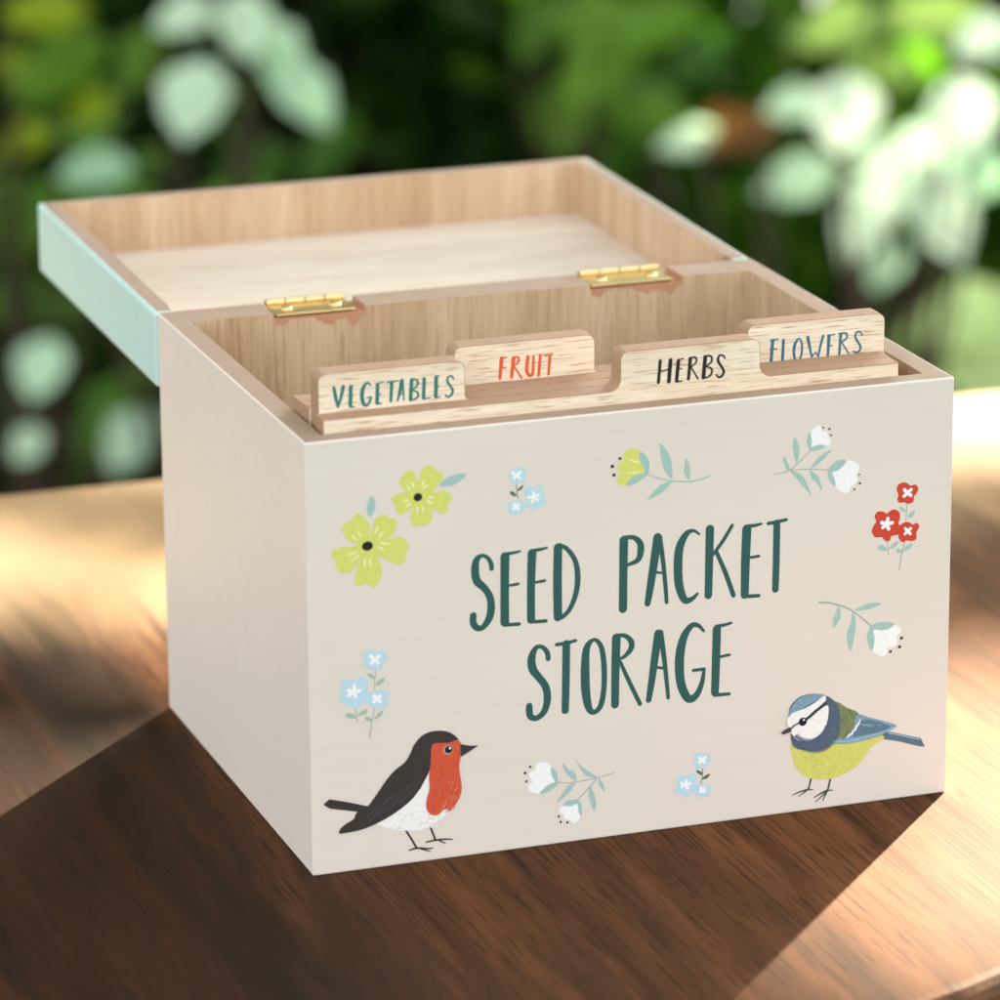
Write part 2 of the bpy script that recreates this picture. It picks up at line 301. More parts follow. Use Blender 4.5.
  ('s','stem',[(-77.71,45.13,0.21),(-77.15,40.83,0.21)],False),
  ('s','stem',[(-72.01,54.79,0.22),(-72.56,48.86,0.22)],False),
  ('s','stem',[(-72.52,44.48,0.24),(-73.32,40.48,0.24),(-73.91,36.32,0.27)],False),
  ('f','gleaf',[(-80.56,43.16),(-79.61,43.73),(-78.14,43.13),(-77.35,42.22),(-79.23,42.18)],True),
  ('f','gleaf',[(-77.2,42.74),(-75.98,43.82),(-74.63,44.2),(-74.78,43.13),(-76.26,42.63)],True),
  ('f','gleaf',[(-74.39,53.71),(-73.44,53.73),(-72.11,52.35),(-73.19,52.34)],True),
  ('f','gleaf',[(-72.13,50.71),(-71.04,51.81),(-69.69,52.19),(-70.24,50.76),(-71.6,50.24)],True),
  ('f','gleaf',[(-75.2,41.81),(-74.38,42.12),(-73.05,40.86),(-74.4,40.89)],True),
  ('f','gleaf',[(-72.78,41.1),(-71.68,42.6),(-70.19,43.37),(-70.74,41.94),(-71.97,41.27)],True),
  ('f','blue',[(-77.9,52.37),(-76.41,53.14),(-74.8,52.54),(-74.15,51.23),(-74.44,49.36),(-73.91,47.93),(-74.12,46.05),(-76.23,45.9),(-76.64,44.99),(-77.45,44.55),(-78.65,45.38),(-80.52,46.02),(-81.85,47.27),(-82.1,48.4),(-81.15,49.91),(-81.53,51.59),(-80.7,52.98),(-79.36,52.96)],True),
  ('s','white',[(-77.93,49.38,0.97),(-77.91,50.93,0.97)],False),
  ('s','white',[(-77.93,49.38,0.97),(-76.4,49.46,0.97)],False),
  ('s','white',[(-77.93,49.38,0.97),(-77.6,47.98,0.97)],False),
  ('s','white',[(-77.93,49.38,0.97),(-79.42,48.47,0.96)],False),
  ('s','white',[(-77.93,49.38,0.97),(-79.54,49.85,0.96)],False),
  ('f','blue',[(-73.77,48.6),(-72.42,49.11),(-70.81,48.64),(-69.46,48.75),(-68.52,47.95),(-69.08,46.52),(-69.1,44.61),(-70.32,44.07),(-71.94,44.14),(-73.28,44.44),(-74.21,45.79),(-74.32,47.44)],True),
  ('s','white',[(-71.91,46.73,0.92),(-72.71,47.51,0.92)],False),
  ('s','white',[(-71.91,46.73,0.92),(-71.04,47.36,0.92)],False),
  ('s','white',[(-71.91,46.73,0.92),(-71.05,45.8,0.92)],False),
  ('s','white',[(-71.91,46.73,0.92),(-72.72,46.01,0.92)],False),
  ('f','blue',[(-75.28,58.17),(-74.72,59.87),(-73.1,60.36),(-71.77,59.52),(-70.15,59.46),(-69.08,58.65),(-69.1,57.43),(-70.05,56.32),(-70.2,54.84),(-71.55,54.46),(-73.43,54.82),(-74.63,55.65),(-75.02,56.78)],True),
  ('s','white',[(-72.25,57.4,0.97),(-73.26,58.47,0.97)],False),
  ('s','white',[(-72.25,57.4,0.97),(-71.11,58.21,0.97)],False),
  ('s','white',[(-72.25,57.4,0.97),(-71.4,56.48,0.97)],False),
  ('s','white',[(-72.25,57.4,0.97),(-73.2,56.56,0.97)],False),
 ],
 'white_blossom_print_c': [
  ('s','stem',[(-22.24,17.35,0.25),(-19.48,16.77,0.25),(-17.02,16.76,0.25),(-12.1,17.04,0.25),(-9.94,17.38,0.25),(-6.54,17.96,0.22)],False),
  ('s','stem',[(-11.48,16.81,0.25),(-13.33,14.89,0.25),(-16.73,11.64,0.25)],False),
  ('f','leaf',[(-21.0,22.81),(-19.47,20.77),(-17.63,19.61),(-17.02,17.07),(-18.86,18.38),(-20.39,20.43)],True),
  ('f','leaf',[(-17.47,23.43),(-16.09,21.41),(-13.94,19.59),(-10.86,17.04),(-12.71,17.43),(-14.56,18.44),(-16.1,20.64)],True),
  ('f','leaf',[(-17.49,16.51),(-18.57,14.65),(-20.41,13.05),(-22.72,11.66),(-21.02,14.05),(-19.18,16.27)],True),
  ('f','leaf',[(-13.18,15.03),(-12.1,12.88),(-11.49,10.02),(-12.04,7.93),(-13.03,10.22),(-13.64,13.08)],True),
  ('f','leaf',[(-10.71,17.02),(-9.63,15.33),(-9.01,13.09),(-10.25,14.49),(-10.8,15.8)],True),
  ('f','white',[(-24.07,21.82),(-25.29,23.2),(-26.97,23.57),(-28.34,23.14),(-28.65,21.65),(-30.18,20.93),(-30.19,19.55),(-29.43,18.53),(-30.65,17.31),(-30.35,16.04),(-28.83,15.08),(-27.0,14.84),(-25.0,16.26),(-23.01,17.54),(-23.61,19.92)],True),
  ('f','white',[(-20.88,10.49),(-21.96,9.56),(-21.65,8.59),(-20.73,8.16),(-20.58,6.75),(-19.2,6.35),(-18.58,5.71),(-17.66,5.13),(-16.43,6.04),(-15.87,7.2),(-16.36,9.12),(-16.73,10.77),(-18.88,10.54)],True),
  ('f','leaf',[(-24.22,21.69),(-22.85,20.59),(-22.24,18.51),(-22.24,16.98),(-23.17,16.02),(-25.01,15.04),(-27.46,14.74),(-26.07,16.25),(-24.39,17.26),(-23.16,17.56),(-23.92,19.35)],True),
  ('f','leaf',[(-20.88,10.65),(-19.8,11.74),(-17.65,11.91),(-16.42,11.6),(-15.65,9.95),(-15.65,6.87),(-16.42,8.2),(-16.88,10.58),(-18.57,10.19)],True),
  ('e','dot',[(-29.96,22.67)],0.37,0.37),
  ('e','dot',[(-31.4,21.11)],0.4,0.4),
  ('e','dot',[(-31.04,18.74)],0.34,0.34),
  ('e','dot',[(-22.05,7.72)],0.34,0.34),
  ('e','dot',[(-21.5,6.1)],0.37,0.37),
  ('e','dot',[(-19.66,5.7)],0.34,0.34),
 ],
 'blue_blossom_print_c': [
  ('s','stem2',[(18.76,16.39,0.24),(18.71,14.13,0.28),(18.32,11.8,0.24)],False),
  ('f','dleaf',[(16.81,15.56),(17.61,15.55),(18.71,14.72),(18.61,14.14),(17.61,14.56)],True),
  ('f','dleaf',[(18.62,13.05),(19.41,13.84),(20.81,14.25),(20.41,13.31),(19.42,12.85)],True),
  ('f','blue',[(16.3,19.57),(16.79,20.5),(18.19,20.52),(19.19,19.89),(20.58,19.91),(21.09,18.96),(20.59,17.84),(20.0,16.73),(19.0,15.97),(17.61,16.34),(16.61,16.37),(16.4,17.98)],True),
  ('s','white',[(18.5,18.34,0.88),(17.79,19.09,0.88)],False),
  ('s','white',[(18.5,18.34,0.88),(19.39,18.98,0.88)],False),
  ('s','white',[(18.5,18.34,0.88),(19.3,17.71,0.88)],False),
  ('s','white',[(18.5,18.34,0.88),(17.8,17.8,0.88)],False),
  ('f','blue',[(14.42,14.68),(15.82,14.9),(16.92,13.96),(16.82,12.39),(16.83,11.01),(16.24,9.5),(14.84,9.49),(14.64,8.72),(13.95,8.32),(12.85,9.35),(11.25,9.96),(10.75,11.01),(11.45,12.11),(11.44,13.88),(12.23,14.77),(13.43,14.61)],True),
  ('s','white',[(13.93,12.08,0.88),(14.19,13.13,0.88)],False),
  ('s','white',[(13.93,12.08,0.88),(15.13,12.12,0.88)],False),
  ('s','white',[(13.93,12.08,0.88),(14.44,10.92,0.88)],False),
  ('s','white',[(13.93,12.08,0.88),(12.84,11.63,0.88)],False),
  ('s','white',[(13.93,12.08,0.88),(12.64,12.54,0.88)],False),
  ('f','blue',[(17.23,11.35),(18.62,11.76),(19.62,11.43),(20.82,11.38),(21.13,10.25),(20.63,9.12),(20.44,7.96),(19.04,8.04),(17.84,7.8),(16.84,8.63),(16.63,10.04)],True),
  ('s','white',[(18.73,9.93,0.84),(18.27,10.46,0.84)],False),
  ('s','white',[(18.73,9.93,0.84),(19.23,10.34,0.84)],False),
  ('s','white',[(18.73,9.93,0.84),(19.19,9.35,0.84)],False),
  ('s','white',[(18.73,9.93,0.84),(18.13,9.49,0.84)],False),
 ],
 'robin_print': [
  ('f','rdark',[(-86.88,19.49),(-85.25,20.81),(-79.78,19.21),(-74.67,17.43),(-74.96,15.7),(-78.46,16.5),(-85.18,18.16)],False),
  ('s','rdark',[(-65.13,10.52,0.54),(-63.09,6.92,0.55),(-61.59,4.05,0.55)],False),
  ('s','rdark',[(-63.67,3.73,0.38),(-61.59,4.05,0.55),(-58.2,3.48,0.44),(-57.05,3.6,0.27)],False),
  ('s','rdark',[(-60.39,3.72,0.44),(-57.94,2.67,0.27)],False),
  ('s','rdark',[(-57.87,9.77,0.55),(-56.43,5.74,0.55)],False),
  ('s','rdark',[(-59.01,5.37,0.38),(-56.43,5.63,0.55),(-53.25,5.48,0.44),(-51.61,5.15,0.27)],False),
  ('s','rdark',[(-55.45,5.44,0.44),(-53.7,4.37,0.27)],False),
  ('f','belly',[(-57.47,25.0),(-61.89,18.95),(-66.82,15.45),(-72.39,12.82),(-69.59,10.68),(-65.79,9.5),(-60.34,9.05),(-56.5,10.03),(-54.02,11.81),(-52.53,13.39),(-54.81,16.35),(-55.87,20.92)],True),
  ('s','bshade',[(-64.07,13.61,0.11),(-64.45,13.33,0.22),(-64.78,13.15,0.11)],False),
  ('s','bshade',[(-65.73,10.37,0.11),(-66.11,10.09,0.22),(-66.44,9.91,0.11)],False),
  ('s','bshade',[(-55.98,9.73,0.11),(-56.36,9.45,0.22),(-56.69,9.27,0.11)],False),
  ('s','bshade',[(-57.9,12.63,0.11),(-58.28,12.35,0.22),(-58.61,12.17,0.11)],False),
  ('s','bshade',[(-65.72,10.88,0.11),(-66.1,10.59,0.22),(-66.43,10.42,0.11)],False),
  ('s','bshade',[(-59.88,11.6,0.11),(-60.26,11.31,0.22),(-60.59,11.14,0.11)],False),
  ('s','belly2',[(-55.71,9.74,0.11),(-56.1,9.46,0.22),(-56.43,9.28,0.11)],False),
  ('s','bshade',[(-57.28,13.32,0.11),(-57.66,13.04,0.22),(-57.99,12.86,0.11)],False),
  ('s','belly2',[(-61.41,10.24,0.11),(-61.79,9.95,0.22),(-62.12,9.78,0.11)],False),
  ('s','bshade',[(-57.94,13.1,0.11),(-58.33,12.82,0.22),(-58.66,12.65,0.11)],False),
  ('s','belly2',[(-60.56,12.62,0.11),(-60.95,12.34,0.22),(-61.28,12.17,0.11)],False),
  ('s','bshade',[(-60.25,10.83,0.11),(-60.63,10.55,0.22),(-60.96,10.38,0.11)],False),
  ('s','bshade',[(-54.89,12.22,0.11),(-55.27,11.94,0.22),(-55.6,11.76,0.11)],False),
  ('s','bshade',[(-56.18,10.57,0.11),(-56.57,10.28,0.22),(-56.9,10.11,0.11)],False),
  ('s','belly2',[(-58.72,12.21,0.11),(-59.11,11.93,0.22),(-59.44,11.75,0.11)],False),
  ('s','bshade',[(-57.32,10.41,0.11),(-57.71,10.13,0.22),(-58.04,9.95,0.11)],False),
  ('s','bshade',[(-58.45,10.95,0.11),(-58.84,10.67,0.22),(-59.17,10.49,0.11)],False),
  ('s','bshade',[(-68.27,10.94,0.11),(-68.65,10.66,0.22),(-68.98,10.48,0.11)],False),
  ('s','belly2',[(-63.11,13.95,0.11),(-63.49,13.67,0.22),(-63.82,13.49,0.11)],False),
  ('s','bshade',[(-68.87,10.9,0.11),(-69.26,10.61,0.22),(-69.58,10.44,0.11)],False),
  ('s','bshade',[(-58.93,9.58,0.11),(-59.31,9.3,0.22),(-59.64,9.12,0.11)],False),
  ('s','belly2',[(-56.99,9.7,0.11),(-57.38,9.42,0.22),(-57.71,9.24,0.11)],False),
  ('s','bshade',[(-57.63,12.18,0.11),(-58.02,11.9,0.22),(-58.35,11.72,0.11)],False),
  ('s','bshade',[(-56.47,12.03,0.11),(-56.85,11.75,0.22),(-57.18,11.57,0.11)],False),
  ('s','bshade',[(-64.32,10.3,0.11),(-64.71,10.01,0.22),(-65.03,9.84,0.11)],False),
  ('s','bshade',[(-61.38,12.39,0.11),(-61.76,12.11,0.22),(-62.09,11.93,0.11)],False),
  ('s','bshade',[(-67.54,11.47,0.11),(-67.93,11.19,0.22),(-68.25,11.01,0.11)],False),
  ('s','bshade',[(-54.9,10.66,0.11),(-55.29,10.38,0.22),(-55.62,10.2,0.11)],False),
  ('s','bshade',[(-55.13,11.3,0.11),(-55.52,11.02,0.22),(-55.85,10.84,0.11)],False),
  ('s','bshade',[(-58.88,11.09,0.11),(-59.27,10.81,0.22),(-59.6,10.63,0.11)],False),
  ('s','belly2',[(-60.87,11.56,0.11),(-61.26,11.28,0.22),(-61.59,11.1,0.11)],False),
  ('s','bshade',[(-66.34,10.42,0.11),(-66.73,10.14,0.22),(-67.05,9.96,0.11)],False),
  ('s','bshade',[(-57.38,12.15,0.11),(-57.76,11.87,0.22),(-58.09,11.69,0.11)],False),
  ('s','bshade',[(-60.17,12.91,0.11),(-60.56,12.62,0.22),(-60.89,12.45,0.11)],False),
  ('s','bshade',[(-66.35,10.87,0.11),(-66.73,10.59,0.22),(-67.06,10.41,0.11)],False),
  ('s','bshade',[(-62.5,13.92,0.11),(-62.89,13.64,0.22),(-63.22,13.46,0.11)],False),
  ('s','bshade',[(-58.34,11.76,0.11),(-58.72,11.48,0.22),(-59.05,11.3,0.11)],False),
  ('s','belly2',[(-55.96,10.83,0.11),(-56.34,10.54,0.22),(-56.67,10.37,0.11)],False),
  ('s','belly2',[(-63.99,10.5,0.11),(-64.38,10.22,0.22),(-64.71,10.05,0.11)],False),
  ('s','bshade',[(-56.84,10.31,0.11),(-57.22,10.03,0.22),(-57.55,9.85,0.11)],False),
  ('s','bshade',[(-62.57,13.67,0.11),(-62.95,13.39,0.22),(-63.28,13.21,0.11)],False),
  ('s','bshade',[(-55.93,10.79,0.11),(-56.32,10.51,0.22),(-56.65,10.33,0.11)],False),
  ('s','belly2',[(-65.0,11.65,0.11),(-65.38,11.37,0.22),(-65.71,11.19,0.11)],False),
  ('s','bshade',[(-65.31,12.68,0.11),(-65.7,12.4,0.22),(-66.03,12.22,0.11)],False),
  ('s','bshade',[(-60.14,10.88,0.11),(-60.53,10.6,0.22),(-60.86,10.42,0.11)],False),
  ('s','bshade',[(-64.96,12.75,0.11),(-65.34,12.47,0.22),(-65.67,12.29,0.11)],False),
  ('s','belly2',[(-69.0,10.88,0.11),(-69.38,10.6,0.22),(-69.71,10.43,0.11)],False),
  ('s','belly2',[(-59.91,13.52,0.11),(-60.3,13.24,0.22),(-60.63,13.06,0.11)],False),
  ('s','belly2',[(-68.19,10.79,0.11),(-68.57,10.51,0.22),(-68.9,10.33,0.11)],False),
  ('s','belly2',[(-57.07,9.7,0.11),(-57.45,9.42,0.22),(-57.78,9.25,0.11)],False),
  ('s','belly2',[(-60.44,11.41,0.11),(-60.82,11.13,0.22),(-61.15,10.95,0.11)],False),
  ('f','rdark',[(-49.76,32.57),(-50.84,34.08),(-52.75,35.32),(-55.2,35.9),(-57.92,35.8),(-60.11,34.82),(-62.03,32.75),(-62.98,30.67),(-64.52,28.39),(-67.25,26.54),(-69.44,24.35),(-71.37,21.84),(-73.29,19.34),(-74.94,17.46),(-77.93,16.1),(-78.65,14.54),(-80.82,13.45),(-82.35,12.28),(-82.74,11.12),(-81.5,10.9),(-76.63,11.24),(-71.74,12.68),(-67.37,14.7),(-63.54,17.23),(-61.34,19.43),(-59.13,22.73),(-57.74,25.59),(-57.17,28.82),(-56.32,32.3),(-53.59,32.12),(-50.86,31.99)],True),
  ('s','rdark2',[(-76.61,13.54,0.11),(-75.41,14.26,0.22),(-74.21,15.09,0.11)],False),
  ('s','rdark2',[(-76.04,13.83,0.11),(-74.84,14.55,0.22),(-73.64,15.38,0.11)],False),
  ('s','rdark2',[(-75.49,12.61,0.11),(-74.29,13.33,0.22),(-73.09,14.17,0.11)],False),
  ('s','rdark2',[(-74.9,14.96,0.11),(-73.7,15.68,0.22),(-72.5,16.51,0.11)],False),
  ('s','rdark2',[(-74.34,15.39,0.11),(-73.14,16.12,0.22),(-71.93,16.95,0.11)],False),
  ('s','rdark2',[(-73.79,14.01,0.11),(-72.59,14.74,0.22),(-71.39,15.57,0.11)],False),
  ('s','rdark2',[(-73.21,15.52,0.11),(-72.01,16.24,0.22),(-70.81,17.08,0.11)],False),
  ('s','rdark2',[(-72.65,15.27,0.11),(-71.45,15.99,0.22),(-70.25,16.82,0.11)],False),
  ('s','rdark2',[(-72.09,15.27,0.11),(-70.89,16.0,0.22),(-69.68,16.83,0.11)],False),
  ('s','rdark2',[(-71.51,16.91,0.11),(-70.3,17.63,0.22),(-69.1,18.47,0.11)],False),
  ('s','rdark2',[(-70.93,17.72,0.11),(-69.73,18.44,0.22),(-68.53,19.28,0.11)],False),
  ('s','rdark2',[(-70.36,18.57,0.11),(-69.16,19.29,0.22),(-67.96,20.13,0.11)],False),
  ('s','rdark2',[(-69.83,15.6,0.11),(-68.63,16.32,0.22),(-67.42,17.16,0.11)],False),
  ('s','rdark2',[(-69.23,18.67,0.11),(-68.03,19.39,0.22),(-66.83,20.23,0.11)],False),
  ('s','rdark2',[(-68.68,17.31,0.11),(-67.48,18.04,0.22),(-66.28,18.87,0.11)],False),
  ('s','rdark2',[(-68.12,16.8,0.11),(-66.92,17.53,0.22),(-65.72,18.36,0.11)],False),
  ('s','rdark2',[(-67.55,17.96,0.11),(-66.35,18.69,0.22),(-65.14,19.52,0.11)],False),
  ('s','rdark2',[(-66.99,17.41,0.11),(-65.79,18.14,0.22),(-64.58,18.97,0.11)],False),
  ('s','rdark2',[(-66.43,17.19,0.11),(-65.22,17.91,0.22),(-64.02,18.75,0.11)],False),
  ('s','rdark2',[(-65.84,19.14,0.11),(-64.64,19.86,0.22),(-63.43,20.7,0.11)],False),
  ('s','rdark2',[(-65.26,20.67,0.11),(-64.06,21.4,0.22),(-62.85,22.23,0.11)],False),
  ('s','rdark2',[(-64.72,18.71,0.11),(-63.51,19.43,0.22),(-62.31,20.27,0.11)],False),
  ('s','rdark2',[(-64.13,21.04,0.11),(-62.93,21.76,0.22),(-61.72,22.6,0.11)],False),
  ('s','rdark2',[(-63.58,19.68,0.11),(-62.37,20.4,0.22),(-61.17,21.24,0.11)],False),
  ('s','rdark2',[(-63.0,21.01,0.11),(-61.8,21.74,0.22),(-60.59,22.57,0.11)],False),
  ('s','rdark2',[(-62.45,19.4,0.11),(-61.24,20.13,0.22),(-60.04,20.96,0.11)],False),
  ('f','robin',[(-50.03,32.77),(-49.06,31.37),(-49.24,29.19),(-49.36,27.27),(-49.7,25.1),(-49.29,21.73),(-49.09,19.48),(-49.6,16.78),(-50.99,14.74),(-52.53,13.17),(-53.02,13.9),(-54.17,13.77),(-55.39,12.77),(-56.76,12.62),(-58.12,13.46),(-58.87,15.23),(-58.74,17.42),(-57.95,20.09),(-58.03,23.41),(-57.57,26.67),(-57.43,29.41),(-57.14,31.85),(-56.04,32.54),(-53.04,32.27),(-51.13,32.47)],True),
  ('s','robin2',[(-56.89,26.61,0.11),(-57.11,26.14,0.22),(-57.39,25.68,0.11)],False),
  ('s','robin2',[(-51.03,14.65,0.11),(-51.25,14.18,0.22),(-51.53,13.71,0.11)],False),
  ('s','robin2',[(-55.11,22.76,0.11),(-55.33,22.29,0.22),(-55.61,21.83,0.11)],False),
  ('s','robin2',[(-56.75,14.66,0.11),(-56.98,14.19,0.22),(-57.25,13.73,0.11)],False),
  ('s','robin2',[(-53.98,24.53,0.11),(-54.2,24.06,0.22),(-54.48,23.6,0.11)],False),
  ('s','robin2',[(-50.28,21.57,0.11),(-50.5,21.1,0.22),(-50.78,20.63,0.11)],False),
  ('s','robin2',[(-51.88,15.43,0.11),(-52.1,14.96,0.22),(-52.38,14.5,0.11)],False),
  ('s','robin2',[(-54.35,26.31,0.11),(-54.57,25.84,0.22),(-54.85,25.38,0.11)],False),
  ('s','robin2',[(-50.75,16.06,0.11),(-50.98,15.59,0.22),(-51.25,15.13,0.11)],False),
  ('s','robin2',[(-54.69,13.85,0.11),(-54.91,13.38,0.22),(-55.19,12.92,0.11)],False),
  ('s','robin2',[(-54.3,17.71,0.11),(-54.53,17.24,0.22),(-54.8,16.78,0.11)],False),
  ('s','robin2',[(-54.09,18.81,0.11),(-54.32,18.34,0.22),(-54.59,17.88,0.11)],False),
  ('s','robin2',[(-50.56,18.23,0.11),(-50.78,17.76,0.22),(-51.06,17.3,0.11)],False),
  ('s','robin2',[(-50.62,20.39,0.11),(-50.85,19.92,0.22),(-51.12,19.46,0.11)],False),
  ('s','robin2',[(-56.4,20.06,0.11),(-56.62,19.59,0.22),(-56.9,19.13,0.11)],False),
  ('s','robin2',[(-54.56,25.18,0.11),(-54.78,24.71,0.22),(-55.06,24.25,0.11)],False),
  ('s','robin2',[(-52.19,22.66,0.11),(-52.42,22.19,0.22),(-52.69,21.72,0.11)],False),
  ('s','robin2',[(-51.1,23.44,0.11),(-51.32,22.97,0.22),(-51.6,22.5,0.11)],False),
  ('s','robin2',[(-50.26,26.77,0.11),(-50.48,26.3,0.22),(-50.76,25.84,0.11)],False),
  ('s','robin2',[(-56.05,18.8,0.11),(-56.27,18.33,0.22),(-56.55,17.87,0.11)],False),
  ('s','robin2',[(-56.33,26.11,0.11),(-56.55,25.64,0.22),(-56.83,25.18,0.11)],False),
  ('s','robin2',[(-51.66,18.86,0.11),(-51.88,18.39,0.22),(-52.16,17.93,0.11)],False),
  ('s','robin2',[(-53.5,20.19,0.11),(-53.72,19.72,0.22),(-54.0,19.26,0.11)],False),
  ('s','robin2',[(-54.29,23.38,0.11),(-54.51,22.91,0.22),(-54.79,22.45,0.11)],False),
  ('s','robin2',[(-55.57,25.07,0.11),(-55.79,24.6,0.22),(-56.07,24.14,0.11)],False),
  ('s','robin2',[(-51.04,26.91,0.11),(-51.27,26.44,0.22),(-51.54,25.98,0.11)],False),
  ('s','robin2',[(-56.9,15.39,0.11),(-57.13,14.92,0.22),(-57.4,14.46,0.11)],False),
  ('s','robin2',[(-53.41,14.91,0.11),(-53.64,14.44,0.22),(-53.91,13.97,0.11)],False),
  ('s','robin2',[(-51.68,19.31,0.11),(-51.9,18.84,0.22),(-52.18,18.38,0.11)],False),
  ('s','robin2',[(-50.58,20.0,0.11),(-50.8,19.53,0.22),(-51.08,19.07,0.11)],False),
  ('s','robin2',[(-54.12,18.96,0.11),(-54.34,18.49,0.22),(-54.62,18.03,0.11)],False),
  ('s','robin2',[(-54.42,23.96,0.11),(-54.65,23.49,0.22),(-54.92,23.03,0.11)],False),
  ('s','robin2',[(-53.04,13.82,0.11),(-53.27,13.35,0.22),(-53.54,12.88,0.11)],False),
  ('s','robin2',[(-54.81,21.55,0.11),(-55.03,21.08,0.22),(-55.31,20.62,0.11)],False),
  ('s','robin3',[(-50.85,17.56,0.08),(-51.07,17.09,0.16),(-51.29,16.51,0.08)],False),
  ('s','robin3',[(-52.07,17.58,0.08),(-52.29,17.11,0.16),(-52.51,16.53,0.08)],False),
  ('s','robin3',[(-53.83,15.08,0.08),(-54.06,14.61,0.16),(-54.28,14.03,0.08)],False),
  ('s','robin3',[(-51.71,16.05,0.08),(-51.93,15.58,0.16),(-52.15,15.0,0.08)],False),
  ('s','robin3',[(-53.93,15.58,0.08),(-54.15,15.11,0.16),(-54.38,14.53,0.08)],False),
  ('s','robin3',[(-50.31,17.14,0.08),(-50.54,16.67,0.16),(-50.76,16.09,0.08)],False),
  ('s','robin3',[(-51.74,20.05,0.08),(-51.97,19.58,0.16),(-52.19,19.0,0.08)],False),
  ('s','robin3',[(-50.19,21.17,0.08),(-50.42,20.7,0.16),(-50.64,20.12,0.08)],False),
  ('s','robin3',[(-51.3,17.63,0.08),(-51.53,17.16,0.16),(-51.75,16.58,0.08)],False),
  ('s','robin3',[(-53.29,16.6,0.08),(-53.51,16.13,0.16),(-53.73,15.55,0.08)],False),
  ('s','robin3',[(-50.42,19.62,0.08),(-50.64,19.15,0.16),(-50.86,18.57,0.08)],False),
  ('s','robin3',[(-52.3,22.1,0.08),(-52.52,21.63,0.16),(-52.75,21.05,0.08)],False),
  ('s','robin3',[(-52.66,14.52,0.08),(-52.89,14.05,0.16),(-53.11,13.47,0.08)],False),
  ('s','robin3',[(-54.45,14.71,0.08),(-54.67,14.24,0.16),(-54.89,13.66,0.08)],False),
  ('s','robin3',[(-51.39,14.88,0.08),(-51.61,14.41,0.16),(-51.84,13.83,0.08)],False),
  ('s','robin3',[(-51.41,21.36,0.08),(-51.63,20.89,0.16),(-51.86,20.31,0.08)],False),
  ('s','robin3',[(-53.51,15.49,0.08),(-53.73,15.02,0.16),(-53.95,14.44,0.08)],False),
  ('s','robin3',[(-51.72,16.11,0.08),(-51.94,15.64,0.16),(-52.16,15.06,0.08)],False),
  ('s','robin3',[(-51.95,15.58,0.08),(-52.17,15.11,0.16),(-52.39,14.53,0.08)],False),
  ('s','robin3',[(-53.44,15.53,0.08),(-53.66,15.06,0.16),(-53.88,14.48,0.08)],False),
  ('s','robin3',[(-52.21,18.73,0.08),(-52.43,18.26,0.16),(-52.65,17.68,0.08)],False),
  ('s','robin3',[(-50.62,19.57,0.08),(-50.84,19.1,0.16),(-51.07,18.52,0.08)],False),
  ('f','beak',[(-49.33,31.52),(-46.76,30.7),(-44.4,30.51),(-47.32,28.89),(-49.24,27.97)],False),
  ('e','ring',[(-52.68,30.35)],1.31,1.27),
  ('e','eye',[(-52.57,30.39)],1.09,1.05),
  ('e','white',[(-52.18,30.72)],0.33,0.33),
 ],
 'blue_tit_print': [
  ('s','tdark',[(50.19,9.24,0.52),(49.41,6.04,0.47)],False),
  ('s','tdark',[(49.52,6.13,0.52),(46.91,5.68,0.41),(44.77,5.04,0.23)],False),
  ('s','tdark',[(48.94,5.81,0.47),(46.52,4.36,0.23)],False),
  ('s','tdark',[(49.41,6.04,0.41),(50.75,5.75,0.23)],False),
  ('s','tdark',[(55.84,8.62,0.53),(55.06,5.01,0.53)],False),
  ('s','tdark',[(55.12,5.17,0.53),(53.03,4.42,0.47),(51.06,3.53,0.29)],False),
  ('s','tdark',[(54.66,4.66,0.47),(51.54,2.21,0.29)],False),
  ('s','tdark',[(54.89,4.86,0.47),(53.63,2.34,0.29)],False),
  ('s','tdark',[(55.06,5.01,0.41),(56.58,4.93,0.23)],False),
  ('f','ttail',[(69.22,18.8),(73.02,19.58),(82.19,16.59),(83.53,14.0),(81.63,14.36),(75.71,16.49),(70.11,18.0)],False),
  ('s','twing2',[(72.73,19.27,0.29),(77.46,17.76,0.29),(81.78,16.29,0.24)],False),
  ('f','tyel',[(44.3,19.79),(44.68,15.77),(45.69,12.79),(48.03,10.21),(51.24,8.77),(55.32,8.24),(59.39,9.02),(62.88,10.57),(65.2,12.56),(67.5,15.7),(71.28,17.97),(69.8,19.13),(63.95,19.01),(58.12,18.89),(55.21,18.98),(49.99,18.5)],True),
  ('s','tyel3',[(57.18,11.81,0.12),(57.71,11.57,0.23),(58.3,11.49,0.12)],False),
  ('s','tyel3',[(54.5,10.1,0.12),(55.02,9.86,0.23),(55.61,9.79,0.12)],False),
  ('s','tyel3',[(55.23,11.65,0.12),(55.75,11.41,0.23),(56.34,11.33,0.12)],False),
  ('s','tyel3',[(50.19,12.64,0.12),(50.71,12.4,0.23),(51.29,12.32,0.12)],False),
  ('s','tyel2',[(54.54,13.16,0.12),(55.06,12.92,0.23),(55.65,12.84,0.12)],False),
  ('s','tyel3',[(49.61,16.08,0.12),(50.13,15.84,0.23),(50.71,15.76,0.12)],False),
  ('s','tyel3',[(52.69,15.51,0.12),(53.22,15.27,0.23),(53.8,15.2,0.12)],False),
  ('s','tyel3',[(56.13,11.16,0.12),(56.65,10.92,0.23),(57.24,10.84,0.12)],False),
  ('s','tyel3',[(49.47,14.88,0.12),(50.0,14.64,0.23),(50.58,14.57,0.12)],False),
  ('s','tyel3',[(49.14,16.28,0.12),(49.67,16.05,0.23),(50.25,15.97,0.12)],False),
  ('s','tyel2',[(51.74,12.55,0.12),(52.26,12.31,0.23),(52.85,12.24,0.12)],False),
  ('s','tyel3',[(61.41,13.58,0.12),(61.94,13.34,0.23),(62.52,13.27,0.12)],False),
